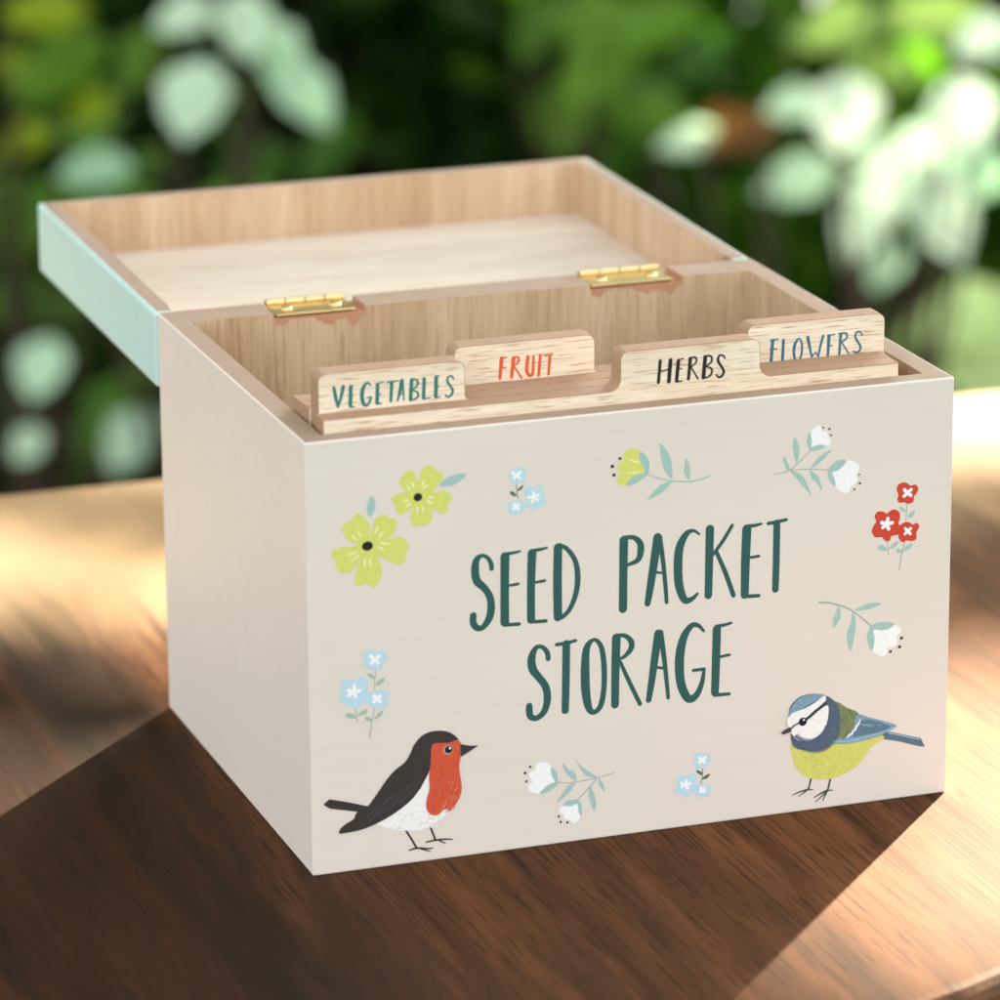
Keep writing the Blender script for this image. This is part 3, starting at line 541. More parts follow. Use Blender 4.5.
  ('s','tyel3',[(48.16,14.82,0.12),(48.68,14.58,0.23),(49.26,14.5,0.12)],False),
  ('s','tyel3',[(52.29,9.87,0.12),(52.82,9.63,0.23),(53.4,9.55,0.12)],False),
  ('s','tyel3',[(49.93,15.45,0.12),(50.46,15.22,0.23),(51.04,15.14,0.12)],False),
  ('s','tyel2',[(57.48,11.97,0.12),(58.01,11.73,0.23),(58.59,11.65,0.12)],False),
  ('s','tyel3',[(50.79,14.28,0.12),(51.31,14.05,0.23),(51.89,13.97,0.12)],False),
  ('s','tyel3',[(47.87,15.58,0.12),(48.4,15.35,0.23),(48.98,15.27,0.12)],False),
  ('s','tyel3',[(56.74,11.81,0.12),(57.27,11.57,0.23),(57.85,11.5,0.12)],False),
  ('s','tyel2',[(54.19,12.96,0.12),(54.72,12.72,0.23),(55.3,12.64,0.12)],False),
  ('s','tyel3',[(52.07,11.42,0.12),(52.6,11.19,0.23),(53.18,11.11,0.12)],False),
  ('s','tyel3',[(62.85,13.21,0.12),(63.38,12.97,0.23),(63.96,12.89,0.12)],False),
  ('s','tyel3',[(55.52,10.58,0.12),(56.04,10.34,0.23),(56.63,10.27,0.12)],False),
  ('s','tyel3',[(58.14,14.7,0.12),(58.67,14.46,0.23),(59.26,14.39,0.12)],False),
  ('s','tyel3',[(54.74,10.64,0.12),(55.27,10.4,0.23),(55.85,10.32,0.12)],False),
  ('s','tyel3',[(50.75,12.29,0.12),(51.27,12.05,0.23),(51.85,11.97,0.12)],False),
  ('s','tyel2',[(62.52,14.31,0.12),(63.04,14.07,0.23),(63.63,14.0,0.12)],False),
  ('s','tyel3',[(58.52,11.66,0.12),(59.05,11.42,0.23),(59.64,11.34,0.12)],False),
  ('s','tyel2',[(64.93,13.33,0.12),(65.46,13.09,0.23),(66.05,13.02,0.12)],False),
  ('s','tyel3',[(56.41,11.8,0.12),(56.94,11.56,0.23),(57.52,11.48,0.12)],False),
  ('s','tyel3',[(60.6,14.87,0.12),(61.12,14.64,0.23),(61.71,14.56,0.12)],False),
  ('s','tyel2',[(47.23,13.46,0.12),(47.75,13.22,0.23),(48.33,13.15,0.12)],False),
  ('s','tyel3',[(50.75,14.64,0.12),(51.27,14.4,0.23),(51.85,14.32,0.12)],False),
  ('s','tyel3',[(52.44,13.43,0.12),(52.96,13.19,0.23),(53.54,13.11,0.12)],False),
  ('s','tyel3',[(54.49,14.7,0.12),(55.02,14.46,0.23),(55.6,14.39,0.12)],False),
  ('s','tyel2',[(60.5,12.04,0.12),(61.03,11.8,0.23),(61.61,11.73,0.12)],False),
  ('s','tyel3',[(50.79,13.0,0.12),(51.32,12.76,0.23),(51.9,12.68,0.12)],False),
  ('s','tyel3',[(61.52,12.13,0.12),(62.05,11.89,0.23),(62.63,11.81,0.12)],False),
  ('s','tyel3',[(61.39,13.55,0.12),(61.92,13.31,0.23),(62.5,13.24,0.12)],False),
  ('s','tyel3',[(56.63,15.45,0.12),(57.16,15.21,0.23),(57.74,15.13,0.12)],False),
  ('s','tyel2',[(52.77,9.49,0.12),(53.29,9.25,0.23),(53.87,9.17,0.12)],False),
  ('f','tgreen',[(56.83,30.14),(60.35,28.0),(63.75,25.87),(62.75,22.01),(60.16,19.03),(56.66,19.08),(55.75,22.89),(56.88,26.16)],True),
  ('s','tgreen2',[(58.86,22.61,0.12),(58.74,22.17,0.23),(58.57,21.73,0.12)],False),
  ('s','tgreen2',[(60.93,27.58,0.12),(60.81,27.14,0.23),(60.65,26.71,0.12)],False),
  ('s','tgreen2',[(58.57,25.93,0.12),(58.46,25.49,0.23),(58.29,25.05,0.12)],False),
  ('s','tgreen3',[(58.38,19.95,0.12),(58.27,19.51,0.23),(58.1,19.07,0.12)],False),
  ('s','tgreen2',[(58.54,21.79,0.12),(58.43,21.35,0.23),(58.26,20.91,0.12)],False),
  ('s','tgreen3',[(61.1,25.46,0.12),(60.99,25.02,0.23),(60.82,24.58,0.12)],False),
  ('s','tgreen2',[(61.48,27.17,0.12),(61.36,26.73,0.23),(61.19,26.3,0.12)],False),
  ('s','tgreen3',[(62.58,26.97,0.12),(62.47,26.53,0.23),(62.3,26.09,0.12)],False),
  ('s','tgreen2',[(61.92,26.67,0.12),(61.8,26.22,0.23),(61.63,25.79,0.12)],False),
  ('s','tgreen3',[(61.72,24.31,0.12),(61.61,23.87,0.23),(61.44,23.44,0.12)],False),
  ('s','tgreen3',[(60.44,24.72,0.12),(60.33,24.28,0.23),(60.16,23.85,0.12)],False),
  ('s','tgreen2',[(57.93,26.76,0.12),(57.82,26.32,0.23),(57.65,25.89,0.12)],False),
  ('s','tgreen2',[(59.23,24.86,0.12),(59.12,24.42,0.23),(58.95,23.98,0.12)],False),
  ('s','tgreen2',[(59.68,23.39,0.12),(59.57,22.94,0.23),(59.4,22.51,0.12)],False),
  ('s','tgreen2',[(59.54,19.72,0.12),(59.43,19.28,0.23),(59.26,18.84,0.12)],False),
  ('s','tgreen3',[(57.84,27.06,0.12),(57.73,26.62,0.23),(57.56,26.19,0.12)],False),
  ('s','tgreen3',[(57.96,25.49,0.12),(57.85,25.05,0.23),(57.68,24.62,0.12)],False),
  ('s','tgreen3',[(58.63,19.72,0.12),(58.52,19.28,0.23),(58.35,18.84,0.12)],False),
  ('s','tgreen2',[(59.46,27.78,0.12),(59.35,27.34,0.23),(59.18,26.91,0.12)],False),
  ('s','tgreen3',[(60.01,21.63,0.12),(59.9,21.19,0.23),(59.73,20.75,0.12)],False),
  ('s','tgreen2',[(58.81,25.19,0.12),(58.69,24.75,0.23),(58.52,24.31,0.12)],False),
  ('s','tgreen3',[(58.68,22.85,0.12),(58.57,22.41,0.23),(58.4,21.98,0.12)],False),
  ('s','tgreen2',[(60.76,21.69,0.12),(60.65,21.25,0.23),(60.48,20.81,0.12)],False),
  ('s','tgreen2',[(59.65,25.9,0.12),(59.53,25.46,0.23),(59.36,25.02,0.12)],False),
  ('s','tgreen3',[(60.82,26.56,0.12),(60.71,26.12,0.23),(60.54,25.68,0.12)],False),
  ('s','tgreen3',[(58.95,21.79,0.12),(58.84,21.35,0.23),(58.67,20.91,0.12)],False),
  ('s','tgreen3',[(58.6,25.09,0.12),(58.49,24.65,0.23),(58.32,24.21,0.12)],False),
  ('s','tgreen2',[(59.04,25.12,0.12),(58.92,24.68,0.23),(58.75,24.24,0.12)],False),
  ('s','tgreen2',[(60.46,24.69,0.12),(60.35,24.25,0.23),(60.18,23.81,0.12)],False),
  ('s','tgreen2',[(60.25,20.89,0.12),(60.14,20.45,0.23),(59.97,20.02,0.12)],False),
  ('s','tgreen2',[(58.06,21.24,0.12),(57.94,20.8,0.23),(57.77,20.36,0.12)],False),
  ('s','tgreen2',[(61.25,27.22,0.12),(61.13,26.78,0.23),(60.96,26.35,0.12)],False),
  ('s','tgreen2',[(60.45,25.54,0.12),(60.33,25.1,0.23),(60.16,24.66,0.12)],False),
  ('s','tgreen3',[(59.27,20.57,0.12),(59.16,20.13,0.23),(58.99,19.7,0.12)],False),
  ('s','tgreen3',[(58.81,24.01,0.12),(58.69,23.57,0.23),(58.52,23.14,0.12)],False),
  ('s','tgreen2',[(60.42,21.49,0.12),(60.31,21.05,0.23),(60.14,20.61,0.12)],False),
  ('s','tgreen3',[(59.79,27.77,0.12),(59.68,27.33,0.23),(59.51,26.89,0.12)],False),
  ('s','tgreen2',[(58.12,24.42,0.12),(58.01,23.98,0.23),(57.84,23.55,0.12)],False),
  ('s','tgreen2',[(57.91,26.38,0.12),(57.8,25.94,0.23),(57.63,25.51,0.12)],False),
  ('s','tgreen2',[(61.8,25.87,0.12),(61.69,25.43,0.23),(61.52,25.0,0.12)],False),
  ('f','twing',[(63.29,25.65),(67.39,24.28),(72.1,22.55),(74.82,21.18),(73.31,20.11),(69.81,18.84),(65.13,18.06),(59.88,17.81),(55.68,18.69),(56.48,19.55),(59.86,19.53),(62.16,22.09)],True),
  ('f','twing3',[(64.77,24.04),(68.58,23.28),(72.11,21.86),(73.01,20.72),(69.21,19.94),(63.95,19.47),(61.9,19.72),(63.62,21.9)],True),
  ('s','twing2',[(70.92,22.39,0.12),(71.86,22.04,0.23),(73.04,21.89,0.12)],False),
  ('s','ttail',[(70.64,21.11,0.12),(71.58,20.76,0.24),(72.76,20.62,0.12)],False),
  ('s','ttail',[(66.88,22.68,0.12),(67.82,22.33,0.23),(68.99,22.19,0.12)],False),
  ('s','twing2',[(66.28,22.56,0.12),(67.22,22.21,0.23),(68.39,22.07,0.12)],False),
  ('s','ttail',[(67.5,21.43,0.12),(68.45,21.08,0.23),(69.62,20.94,0.12)],False),
  ('s','twing2',[(64.34,22.88,0.12),(65.28,22.53,0.23),(66.45,22.39,0.12)],False),
  ('s','ttail',[(70.2,20.02,0.12),(71.14,19.67,0.23),(72.32,19.53,0.12)],False),
  ('s','twing',[(66.19,22.13,0.12),(67.13,21.79,0.23),(68.3,21.64,0.12)],False),
  ('s','ttail',[(64.85,21.67,0.12),(65.79,21.32,0.23),(66.96,21.18,0.12)],False),
  ('s','twing2',[(68.41,22.55,0.12),(69.35,22.2,0.23),(70.52,22.05,0.12)],False),
  ('s','ttail',[(65.03,21.18,0.12),(65.97,20.83,0.23),(67.14,20.69,0.12)],False),
  ('s','ttail',[(68.45,20.73,0.12),(69.39,20.39,0.23),(70.56,20.24,0.12)],False),
  ('s','ttail',[(66.45,21.02,0.12),(67.39,20.68,0.23),(68.56,20.53,0.12)],False),
  ('s','ttail',[(66.46,21.8,0.12),(67.4,21.45,0.23),(68.57,21.3,0.12)],False),
  ('s','ttail',[(67.11,20.37,0.12),(68.05,20.02,0.23),(69.22,19.88,0.12)],False),
  ('s','ttail',[(67.98,22.71,0.12),(68.92,22.37,0.23),(70.09,22.22,0.12)],False),
  ('s','twing2',[(56.37,18.94,0.35),(60.46,18.42,0.47),(65.12,18.86,0.41),(69.8,19.53,0.35),(73.89,20.73,0.29)],False),
  ('s','belly',[(64.18,24.0,0.41),(63.67,22.92,0.53),(63.09,22.42,0.47),(62.87,21.54,0.53),(62.17,21.23,0.47),(61.83,20.42,0.53),(61.02,20.18,0.47),(60.44,19.57,0.41)],False),
  ('f','tcollar',[(43.53,28.96),(44.66,31.36),(47.25,33.03),(51.0,33.13),(53.91,32.32),(56.54,30.46),(58.02,27.72),(58.07,23.74),(56.65,19.93),(54.06,17.53),(50.0,17.08),(45.35,18.52),(44.18,20.94),(44.04,23.23)],True),
  ('s','tcollar',[(57.28,26.33,0.47),(58.21,26.43,0.12)],False),
  ('s','tcollar',[(57.42,25.85,0.47),(58.37,25.89,0.12)],False),
  ('s','tcollar',[(57.54,25.37,0.47),(58.51,25.34,0.12)],False),
  ('s','tcollar',[(57.63,24.88,0.47),(58.61,24.79,0.12)],False),
  ('s','tcollar',[(57.69,24.39,0.47),(58.67,24.24,0.12)],False),
  ('s','tcollar',[(57.71,23.9,0.47),(58.71,23.68,0.12)],False),
  ('s','tcollar',[(57.71,23.42,0.47),(58.7,23.13,0.12)],False),
  ('s','tcollar',[(57.68,22.94,0.47),(58.67,22.59,0.12)],False),
  ('s','tcollar',[(57.62,22.47,0.47),(58.59,22.05,0.12)],False),
  ('s','tcollar',[(57.53,22.0,0.47),(58.49,21.53,0.12)],False),
  ('s','tcollar',[(57.4,21.55,0.47),(58.35,21.02,0.12)],False),
  ('s','tcollar',[(57.25,21.12,0.47),(58.18,20.52,0.12)],False),
  ('s','tcollar',[(57.08,20.69,0.47),(57.98,20.04,0.12)],False),
  ('s','tcollar',[(56.87,20.29,0.47),(57.74,19.59,0.12)],False),
  ('s','tcollar',[(56.64,19.9,0.47),(57.48,19.15,0.12)],False),
  ('s','tcollar',[(56.39,19.54,0.47),(57.18,18.74,0.12)],False),
  ('s','tcollar',[(56.1,19.2,0.47),(56.86,18.35,0.12)],False),
  ('s','tcollar',[(55.8,18.88,0.47),(56.51,17.99,0.12)],False),
  ('s','tcollar',[(55.48,18.59,0.47),(56.14,17.66,0.12)],False),
  ('s','tcollar',[(55.13,18.33,0.47),(55.74,17.37,0.12)],False),
  ('s','tcollar',[(54.77,18.09,0.47),(55.33,17.1,0.12)],False),
  ('s','tcollar',[(54.39,17.88,0.47),(54.89,16.86,0.12)],False),
  ('s','tcollar',[(53.99,17.7,0.47),(54.44,16.66,0.12)],False),
  ('s','tcollar',[(53.58,17.56,0.47),(53.97,16.5,0.12)],False),
  ('s','tcollar',[(53.16,17.44,0.47),(53.49,16.37,0.12)],False),
  ('s','tcollar',[(52.73,17.36,0.47),(52.99,16.28,0.12)],False),
  ('s','tcollar',[(52.3,17.31,0.47),(52.49,16.22,0.12)],False),
  ('s','tcollar',[(51.85,17.29,0.47),(51.98,16.2,0.12)],False),
  ('s','tcollar',[(51.41,17.31,0.46),(51.47,16.22,0.12)],False),
  ('s','tcollar',[(50.96,17.35,0.46),(50.95,16.27,0.12)],False),
  ('s','tcollar',[(50.51,17.43,0.46),(50.44,16.36,0.12)],False),
  ('s','tcollar',[(50.06,17.54,0.46),(49.93,16.49,0.12)],False),
  ('s','tcollar',[(49.62,17.69,0.46),(49.42,16.65,0.12)],False),
  ('s','tcollar',[(49.18,17.86,0.46),(48.92,16.85,0.12)],False),
  ('s','tcollar',[(48.75,18.06,0.46),(48.43,17.08,0.12)],False),
  ('s','tcollar',[(48.34,18.3,0.46),(47.95,17.35,0.12)],False),
  ('s','tcollar',[(47.93,18.56,0.46),(47.48,17.64,0.12)],False),
  ('s','tcollar',[(47.54,18.85,0.46),(47.03,17.97,0.12)],False),
  ('s','tcollar',[(47.16,19.16,0.46),(46.6,18.33,0.12)],False),
  ('s','tcollar',[(46.8,19.5,0.46),(46.19,18.71,0.12)],False),
  ('s','tcollar2',[(52.98,19.23,0.09),(53.1,18.85,0.17)],False),
  ('s','tcollar2',[(46.33,20.73,0.09),(46.12,20.48,0.17)],False),
  ('s','tcollar2',[(50.33,17.66,0.09),(50.31,17.26,0.17)],False),
  ('s','tcollar2',[(54.8,20.01,0.09),(55.01,19.69,0.17)],False),
  ('s','tcollar2',[(56.15,22.2,0.09),(56.43,22.03,0.17)],False),
  ('s','tcollar2',[(56.17,22.27,0.09),(56.45,22.1,0.17)],False),
  ('s','tcollar2',[(56.75,23.88,0.09),(57.05,23.82,0.17)],False),
  ('s','tcollar2',[(56.31,22.37,0.09),(56.58,22.21,0.17)],False),
  ('s','tcollar2',[(51.49,18.76,0.09),(51.53,18.36,0.17)],False),
  ('s','tcollar2',[(47.7,19.16,0.09),(47.56,18.83,0.17)],False),
  ('s','tcollar2',[(56.84,21.28,0.09),(57.11,21.08,0.17)],False),
  ('s','tcollar2',[(56.06,24.58,0.09),(56.35,24.56,0.17)],False),
  ('s','tcollar2',[(46.75,22.03,0.09),(46.52,21.82,0.17)],False),
  ('s','tcollar2',[(56.3,28.2,0.09),(56.54,28.39,0.17)],False),
  ('s','tcollar2',[(55.95,28.07,0.09),(56.19,28.26,0.17)],False),
  ('s','tcollar2',[(53.23,19.26,0.09),(53.36,18.89,0.17)],False),
  ('s','tcollar2',[(57.54,22.9,0.09),(57.83,22.8,0.17)],False),
  ('s','tcollar2',[(55.33,20.88,0.09),(55.57,20.62,0.17)],False),
  ('s','tcollar2',[(55.45,19.53,0.09),(55.66,19.23,0.17)],False),
  ('s','tcollar2',[(55.84,22.61,0.09),(56.12,22.46,0.17)],False),
  ('s','tcollar2',[(49.39,19.63,0.09),(49.31,19.25,0.17)],False),
  ('s','tcollar2',[(55.42,26.65,0.09),(55.68,26.78,0.17)],False),
  ('s','tcollar2',[(46.21,21.61,0.09),(45.98,21.39,0.17)],False),
  ('s','tcollar2',[(50.16,18.46,0.09),(50.13,18.07,0.17)],False),
  ('s','tcollar2',[(46.55,21.4,0.09),(46.33,21.16,0.17)],False),
  ('s','tcollar2',[(56.42,21.05,0.09),(56.68,20.83,0.17)],False),
  ('s','tcollar2',[(55.51,27.85,0.09),(55.75,28.04,0.17)],False),
  ('s','tcollar2',[(49.74,18.55,0.09),(49.69,18.17,0.17)],False),
  ('s','tcollar2',[(54.96,18.59,0.09),(55.14,18.25,0.17)],False),
  ('s','tcollar2',[(55.56,19.65,0.09),(55.78,19.36,0.17)],False),
  ('s','tcollar2',[(55.12,21.1,0.09),(55.36,20.84,0.17)],False),
  ('s','tcollar2',[(55.34,21.01,0.09),(55.59,20.75,0.17)],False),
  ('s','tcollar2',[(55.64,27.32,0.09),(55.9,27.48,0.17)],False),
  ('s','tcollar2',[(56.57,25.54,0.09),(56.85,25.58,0.17)],False),
  ('s','tcollar2',[(50.11,18.09,0.09),(50.08,17.7,0.17)],False),
  ('s','tcollar2',[(47.8,20.14,0.09),(47.65,19.83,0.17)],False),
  ('s','tcollar2',[(51.5,17.65,0.09),(51.53,17.25,0.17)],False),
  ('s','tcollar2',[(56.28,19.97,0.09),(56.52,19.71,0.17)],False),
  ('s','tcollar2',[(57.25,26.15,0.09),(57.53,26.22,0.17)],False),
  ('s','tcollar2',[(47.22,19.12,0.09),(47.07,18.8,0.17)],False),
  ('s','tcollar2',[(48.35,18.91,0.09),(48.24,18.56,0.17)],False),
  ('s','tcollar2',[(55.51,19.64,0.09),(55.73,19.34,0.17)],False),
  ('s','tcollar2',[(47.64,19.69,0.09),(47.49,19.37,0.17)],False),
  ('s','tcollar2',[(52.49,17.64,0.09),(52.56,17.24,0.17)],False),
  ('s','tcollar2',[(56.29,22.53,0.09),(56.57,22.38,0.17)],False),
  ('s','tcollar2',[(56.64,27.59,0.09),(56.89,27.75,0.17)],False),
  ('s','tcollar2',[(52.23,18.1,0.09),(52.3,17.7,0.17)],False),
  ('s','tcollar2',[(56.18,23.45,0.09),(56.47,23.36,0.17)],False),
  ('s','tcollar2',[(55.07,18.82,0.09),(55.26,18.49,0.17)],False),
  ('s','tcollar2',[(55.96,21.25,0.09),(56.22,21.03,0.17)],False),
  ('s','tcollar2',[(55.91,19.71,0.09),(56.14,19.43,0.17)],False),
  ('s','tcollar2',[(57.26,25.66,0.09),(57.55,25.71,0.17)],False),
  ('s','tcollar2',[(56.12,27.93,0.09),(56.36,28.12,0.17)],False),
  ('s','tcollar2',[(49.7,18.77,0.09),(49.65,18.39,0.17)],False),
  ('s','tcollar2',[(50.13,19.01,0.09),(50.1,18.62,0.17)],False),
  ('s','tcollar2',[(56.45,25.23,0.09),(56.74,25.26,0.17)],False),
  ('s','tcollar2',[(57.03,22.63,0.09),(57.32,22.51,0.17)],False),
  ('s','tcollar2',[(53.42,18.4,0.09),(53.55,18.02,0.17)],False),
  ('s','tcollar2',[(45.97,20.94,0.09),(45.75,20.71,0.17)],False),
  ('s','tcollar2',[(48.96,18.08,0.09),(48.88,17.7,0.17)],False),
  ('f','belly',[(42.87,25.36),(43.08,27.32),(44.4,28.57),(48.15,29.52),(51.03,30.86),(53.56,32.36),(53.92,31.07),(52.2,29.47),(49.32,27.39),(46.74,25.44),(44.14,24.63)],True),
  ('f','belly',[(43.92,23.53),(45.87,25.15),(48.76,26.04),(52.21,28.45),(54.64,29.39),(54.67,25.87),(53.54,22.6),(51.13,20.63),(48.52,19.99),(46.2,20.57),(44.74,22.01)],True),
  ('s','tcollar',[(54.7,23.31,0.52),(53.68,23.69,0.15)],False),
  ('s','tcollar',[(54.57,22.86,0.52),(53.57,23.32,0.15)],False),
  ('s','tcollar',[(54.4,22.44,0.52),(53.44,22.97,0.15)],False),
  ('s','tcollar',[(54.19,22.03,0.52),(53.27,22.64,0.15)],False),
  ('s','tcollar',[(53.95,21.65,0.52),(53.07,22.32,0.15)],False),
  ('s','tcollar',[(53.67,21.29,0.52),(52.85,22.03,0.15)],False),
  ('s','tcollar',[(53.37,20.96,0.52),(52.6,21.76,0.15)],False),
  ('s','tcollar',[(53.03,20.67,0.52),(52.33,21.52,0.15)],False),
  ('s','tcollar',[(52.67,20.41,0.52),(52.03,21.3,0.15)],False),
  ('s','tcollar',[(52.29,20.18,0.52),(51.72,21.12,0.15)],False),
  ('s','tcollar',[(51.88,19.99,0.52),(51.39,20.96,0.15)],False),
  ('s','tcollar',[(51.45,19.84,0.52),(51.04,20.84,0.15)],False),
  ('s','tcollar',[(51.01,19.73,0.52),(50.68,20.75,0.15)],False),
  ('s','tcollar',[(50.55,19.66,0.52),(50.31,20.69,0.15)],False),
  ('s','tcollar',[(50.09,19.63,0.52),(49.93,20.66,0.15)],False),
  ('s','tcollar',[(49.62,19.64,0.52),(49.55,20.67,0.15)],False),
  ('s','tcollar',[(49.15,19.69,0.52),(49.16,20.71,0.15)],False),
  ('s','tcollar',[(48.68,19.78,0.52),(48.78,20.78,0.14)],False),
  ('s','tcollar',[(48.21,19.91,0.52),(48.4,20.89,0.14)],False),
  ('s','tcollar',[(47.75,20.08,0.52),(48.02,21.03,0.14)],False),
  ('s','tcollar',[(47.3,20.29,0.52),(47.66,21.2,0.14)],False),
  ('s','tcollar',[(46.86,20.53,0.52),(47.3,21.4,0.14)],False),
  ('s','tcollar',[(46.44,20.81,0.52),(46.96,21.63,0.14)],False),
  ('s','tcollar',[(46.04,21.12,0.52),(46.63,21.88,0.14)],False),
  ('s','tcollar',[(45.67,21.46,0.52),(46.33,22.16,0.14)],False),
  ('s','tcollar',[(45.31,21.83,0.52),(46.04,22.46,0.14)],False),
  ('s','belly2',[(53.45,31.92,0.35),(53.69,31.1,0.52),(52.19,30.04,0.29)],False),
  ('f','twing',[(43.25,27.58),(44.38,30.83),(47.25,32.91),(51.29,33.09),(53.44,32.49),(50.45,30.93),(46.99,29.38),(44.4,28.57)],True),
  ('s','tcollar2',[(46.99,30.9,0.12),(47.34,31.03,0.2),(47.74,31.09,0.12)],False),
  ('s','tcollar2',[(46.29,30.51,0.12),(46.64,30.63,0.2),(47.04,30.7,0.12)],False),
  ('s','twing2',[(46.12,31.72,0.12),(46.46,31.85,0.2),(46.87,31.91,0.12)],False),
  ('s','tcollar2',[(48.68,31.69,0.12),(49.03,31.81,0.2),(49.43,31.88,0.12)],False),
  ('s','tcollar2',[(49.38,32.61,0.12),(49.73,32.74,0.2),(50.13,32.8,0.12)],False),
  ('s','tcollar2',[(44.85,30.72,0.12),(45.2,30.84,0.2),(45.6,30.91,0.12)],False),
  ('s','tcollar2',[(48.22,32.1,0.12),(48.57,32.22,0.2),(48.97,32.29,0.12)],False),
  ('s','twing2',[(48.14,31.53,0.12),(48.48,31.66,0.2),(48.89,31.72,0.12)],False),
  ('s','tcollar2',[(46.92,30.37,0.12),(47.27,30.5,0.2),(47.67,30.56,0.12)],False),
  ('s','tcollar2',[(49.0,31.69,0.12),(49.35,31.82,0.2),(49.75,31.88,0.12)],False),
  ('s','tcollar2',[(47.25,32.15,0.12),(47.6,32.27,0.2),(48.0,32.34,0.12)],False),
  ('s','twing2',[(44.76,30.22,0.12),(45.11,30.35,0.2),(45.51,30.41,0.12)],False),
  ('s','tcollar2',[(44.91,29.7,0.12),(45.26,29.83,0.2),(45.66,29.89,0.12)],False),
  ('s','tcollar2',[(51.26,32.07,0.12),(51.61,32.2,0.2),(52.02,32.26,0.12)],False),
  ('s','twing2',[(44.64,30.67,0.12),(44.99,30.8,0.2),(45.39,30.86,0.12)],False),
  ('s','twing2',[(48.62,31.81,0.12),(48.96,31.94,0.2),(49.37,32.0,0.12)],False),
  ('s','twing2',[(47.37,30.62,0.12),(47.72,30.74,0.2),(48.12,30.81,0.12)],False),
  ('s','tcollar2',[(45.27,31.09,0.12),(45.62,31.22,0.2),(46.02,31.28,0.12)],False),
  ('s','tline',[(54.16,30.3,0.29),(51.34,28.55,0.7),(48.75,26.61,0.75),(45.87,25.38,0.46),(44.43,24.88,0.29)],False),
  ('f','beak2',[(41.1,23.37),(42.42,24.23),(43.57,24.54),(44.27,23.43),(41.73,22.78)],False),
  ('e','eye',[(47.37,25.76)],1.16,1.19),
  ('e','white',[(47.66,26.23)],0.29,0.28),
 ],
 'tab_vegetables': [
  ('s','tveg',[(-77.73,127.05,0.82),(-77.28,124.3,0.95),(-76.73,121.86,0.64)],False),
  ('s','tveg',[(-75.23,127.07,1.0),(-75.92,124.17,0.82),(-76.69,121.85,0.55)],False),
  ('s','tveg',[(-73.23,126.79,1.05),(-73.41,121.89,1.05)],False),
  ('s','tveg',[(-73.41,126.99,0.36),(-72.58,127.09,0.36)],False),
  ('s','tveg',[(-73.36,124.46,0.36),(-72.58,124.52,0.32)],False),
  ('s','tveg',[(-73.59,121.55,0.46),(-72.41,121.47,0.41)],False),
  ('s','tveg',[(-67.89,126.77,0.41),(-68.74,127.44,0.55),(-69.81,126.41,0.96),(-70.26,124.29,1.09),(-69.8,121.85,0.91),(-68.75,121.65,0.68),(-67.95,123.07,0.59),(-67.89,123.65,0.41)],False),
  ('s','tveg',[(-68.95,123.53,0.37),(-67.71,123.63,0.37)],False),
  ('s','tveg',[(-66.02,126.58,0.96),(-66.23,121.86,1.01)],False),
  ('s','tveg',[(-66.38,126.94,0.41),(-64.45,127.29,0.37)],False),
  ('s','tveg',[(-66.2,124.03,0.37),(-65.14,124.1,0.32)],False),
  ('s','tveg',[(-66.33,121.55,0.46),(-65.04,121.65,0.41)],False),
  ('s','tveg',[(-63.4,127.14,0.46),(-60.42,127.22,0.37)],False),
  ('s','tveg',[(-62.21,126.89,0.96),(-62.51,122.04,0.78)],False),
  ('s','tveg',[(-59.46,127.08,1.15),(-60.0,124.42,0.92),(-60.73,121.9,0.46)],False),
  ('s','tveg',[(-59.27,127.19,0.6),(-58.98,121.87,0.41)],False),
  ('s','tveg',[(-60.38,123.59,0.37),(-59.05,123.64,0.32)],False),
  ('s','tveg',[(-56.84,127.05,1.01),(-57.19,121.87,1.01)],False),
  ('s','tveg',[(-56.83,127.37,0.37),(-55.37,126.86,0.55),(-55.3,125.54,0.55),(-56.69,124.41,0.37)],False),
  ('s','tveg',[(-56.69,124.41,0.37),(-55.19,123.49,0.55),(-55.43,122.2,0.55),(-57.15,121.55,0.37)],False),
  ('s','tveg',[(-53.43,127.04,0.92),(-53.68,122.12,0.92)],False),
  ('s','tveg',[(-53.78,121.72,0.46),(-51.84,121.8,0.37)],False),
  ('s','tveg',[(-50.16,127.17,1.01),(-50.36,122.02,1.01)],False),
  ('s','tveg',[(-50.3,127.32,0.37),(-49.28,127.41,0.32)],False),
  ('s','tveg',[(-50.24,124.6,0.37),(-49.41,124.65,0.32)],False),
  ('s','tveg',[(-50.46,121.67,0.46),(-49.16,121.86,0.37)],False),
  ('s','tveg',[(-45.51,126.27,0.46),(-46.0,127.09,0.46),(-46.98,126.82,0.55),(-47.13,125.66,0.65),(-46.36,124.45,0.65),(-45.73,123.2,0.65),(-46.11,122.06,0.65),(-47.04,121.6,0.55),(-47.68,122.08,0.51)],False),
 ],
 'tab_fruit': [
  ('s','tfru',[(-27.7,126.66,1.16),(-28.24,121.4,0.83)],False),
  ('s','tfru',[(-28.03,126.8,0.5),(-26.48,126.87,0.44)],False),
  ('s','tfru',[(-28.0,124.14,0.44),(-26.61,124.17,0.44)],False),
  ('s','tfru',[(-24.43,126.45,1.11),(-25.02,121.41,0.94)],False),
  ('s','tfru',[(-24.54,126.84,0.44),(-23.1,126.54,0.56),(-23.16,125.25,0.56),(-24.55,124.41,0.44)],False),
  ('s','tfru',[(-24.28,124.27,0.44),(-22.24,120.93,0.56)],False),
  ('s','tfru',[(-20.43,126.51,0.95),(-20.78,122.96,1.0),(-20.07,121.37,0.84),(-19.12,122.04,0.84),(-18.87,126.47,0.67)],False),
  ('s','tfru',[(-16.98,126.51,0.84),(-17.45,121.17,0.84)],False),
  ('s','tfru',[(-15.69,126.38,0.56),(-13.57,126.51,0.45)],False),
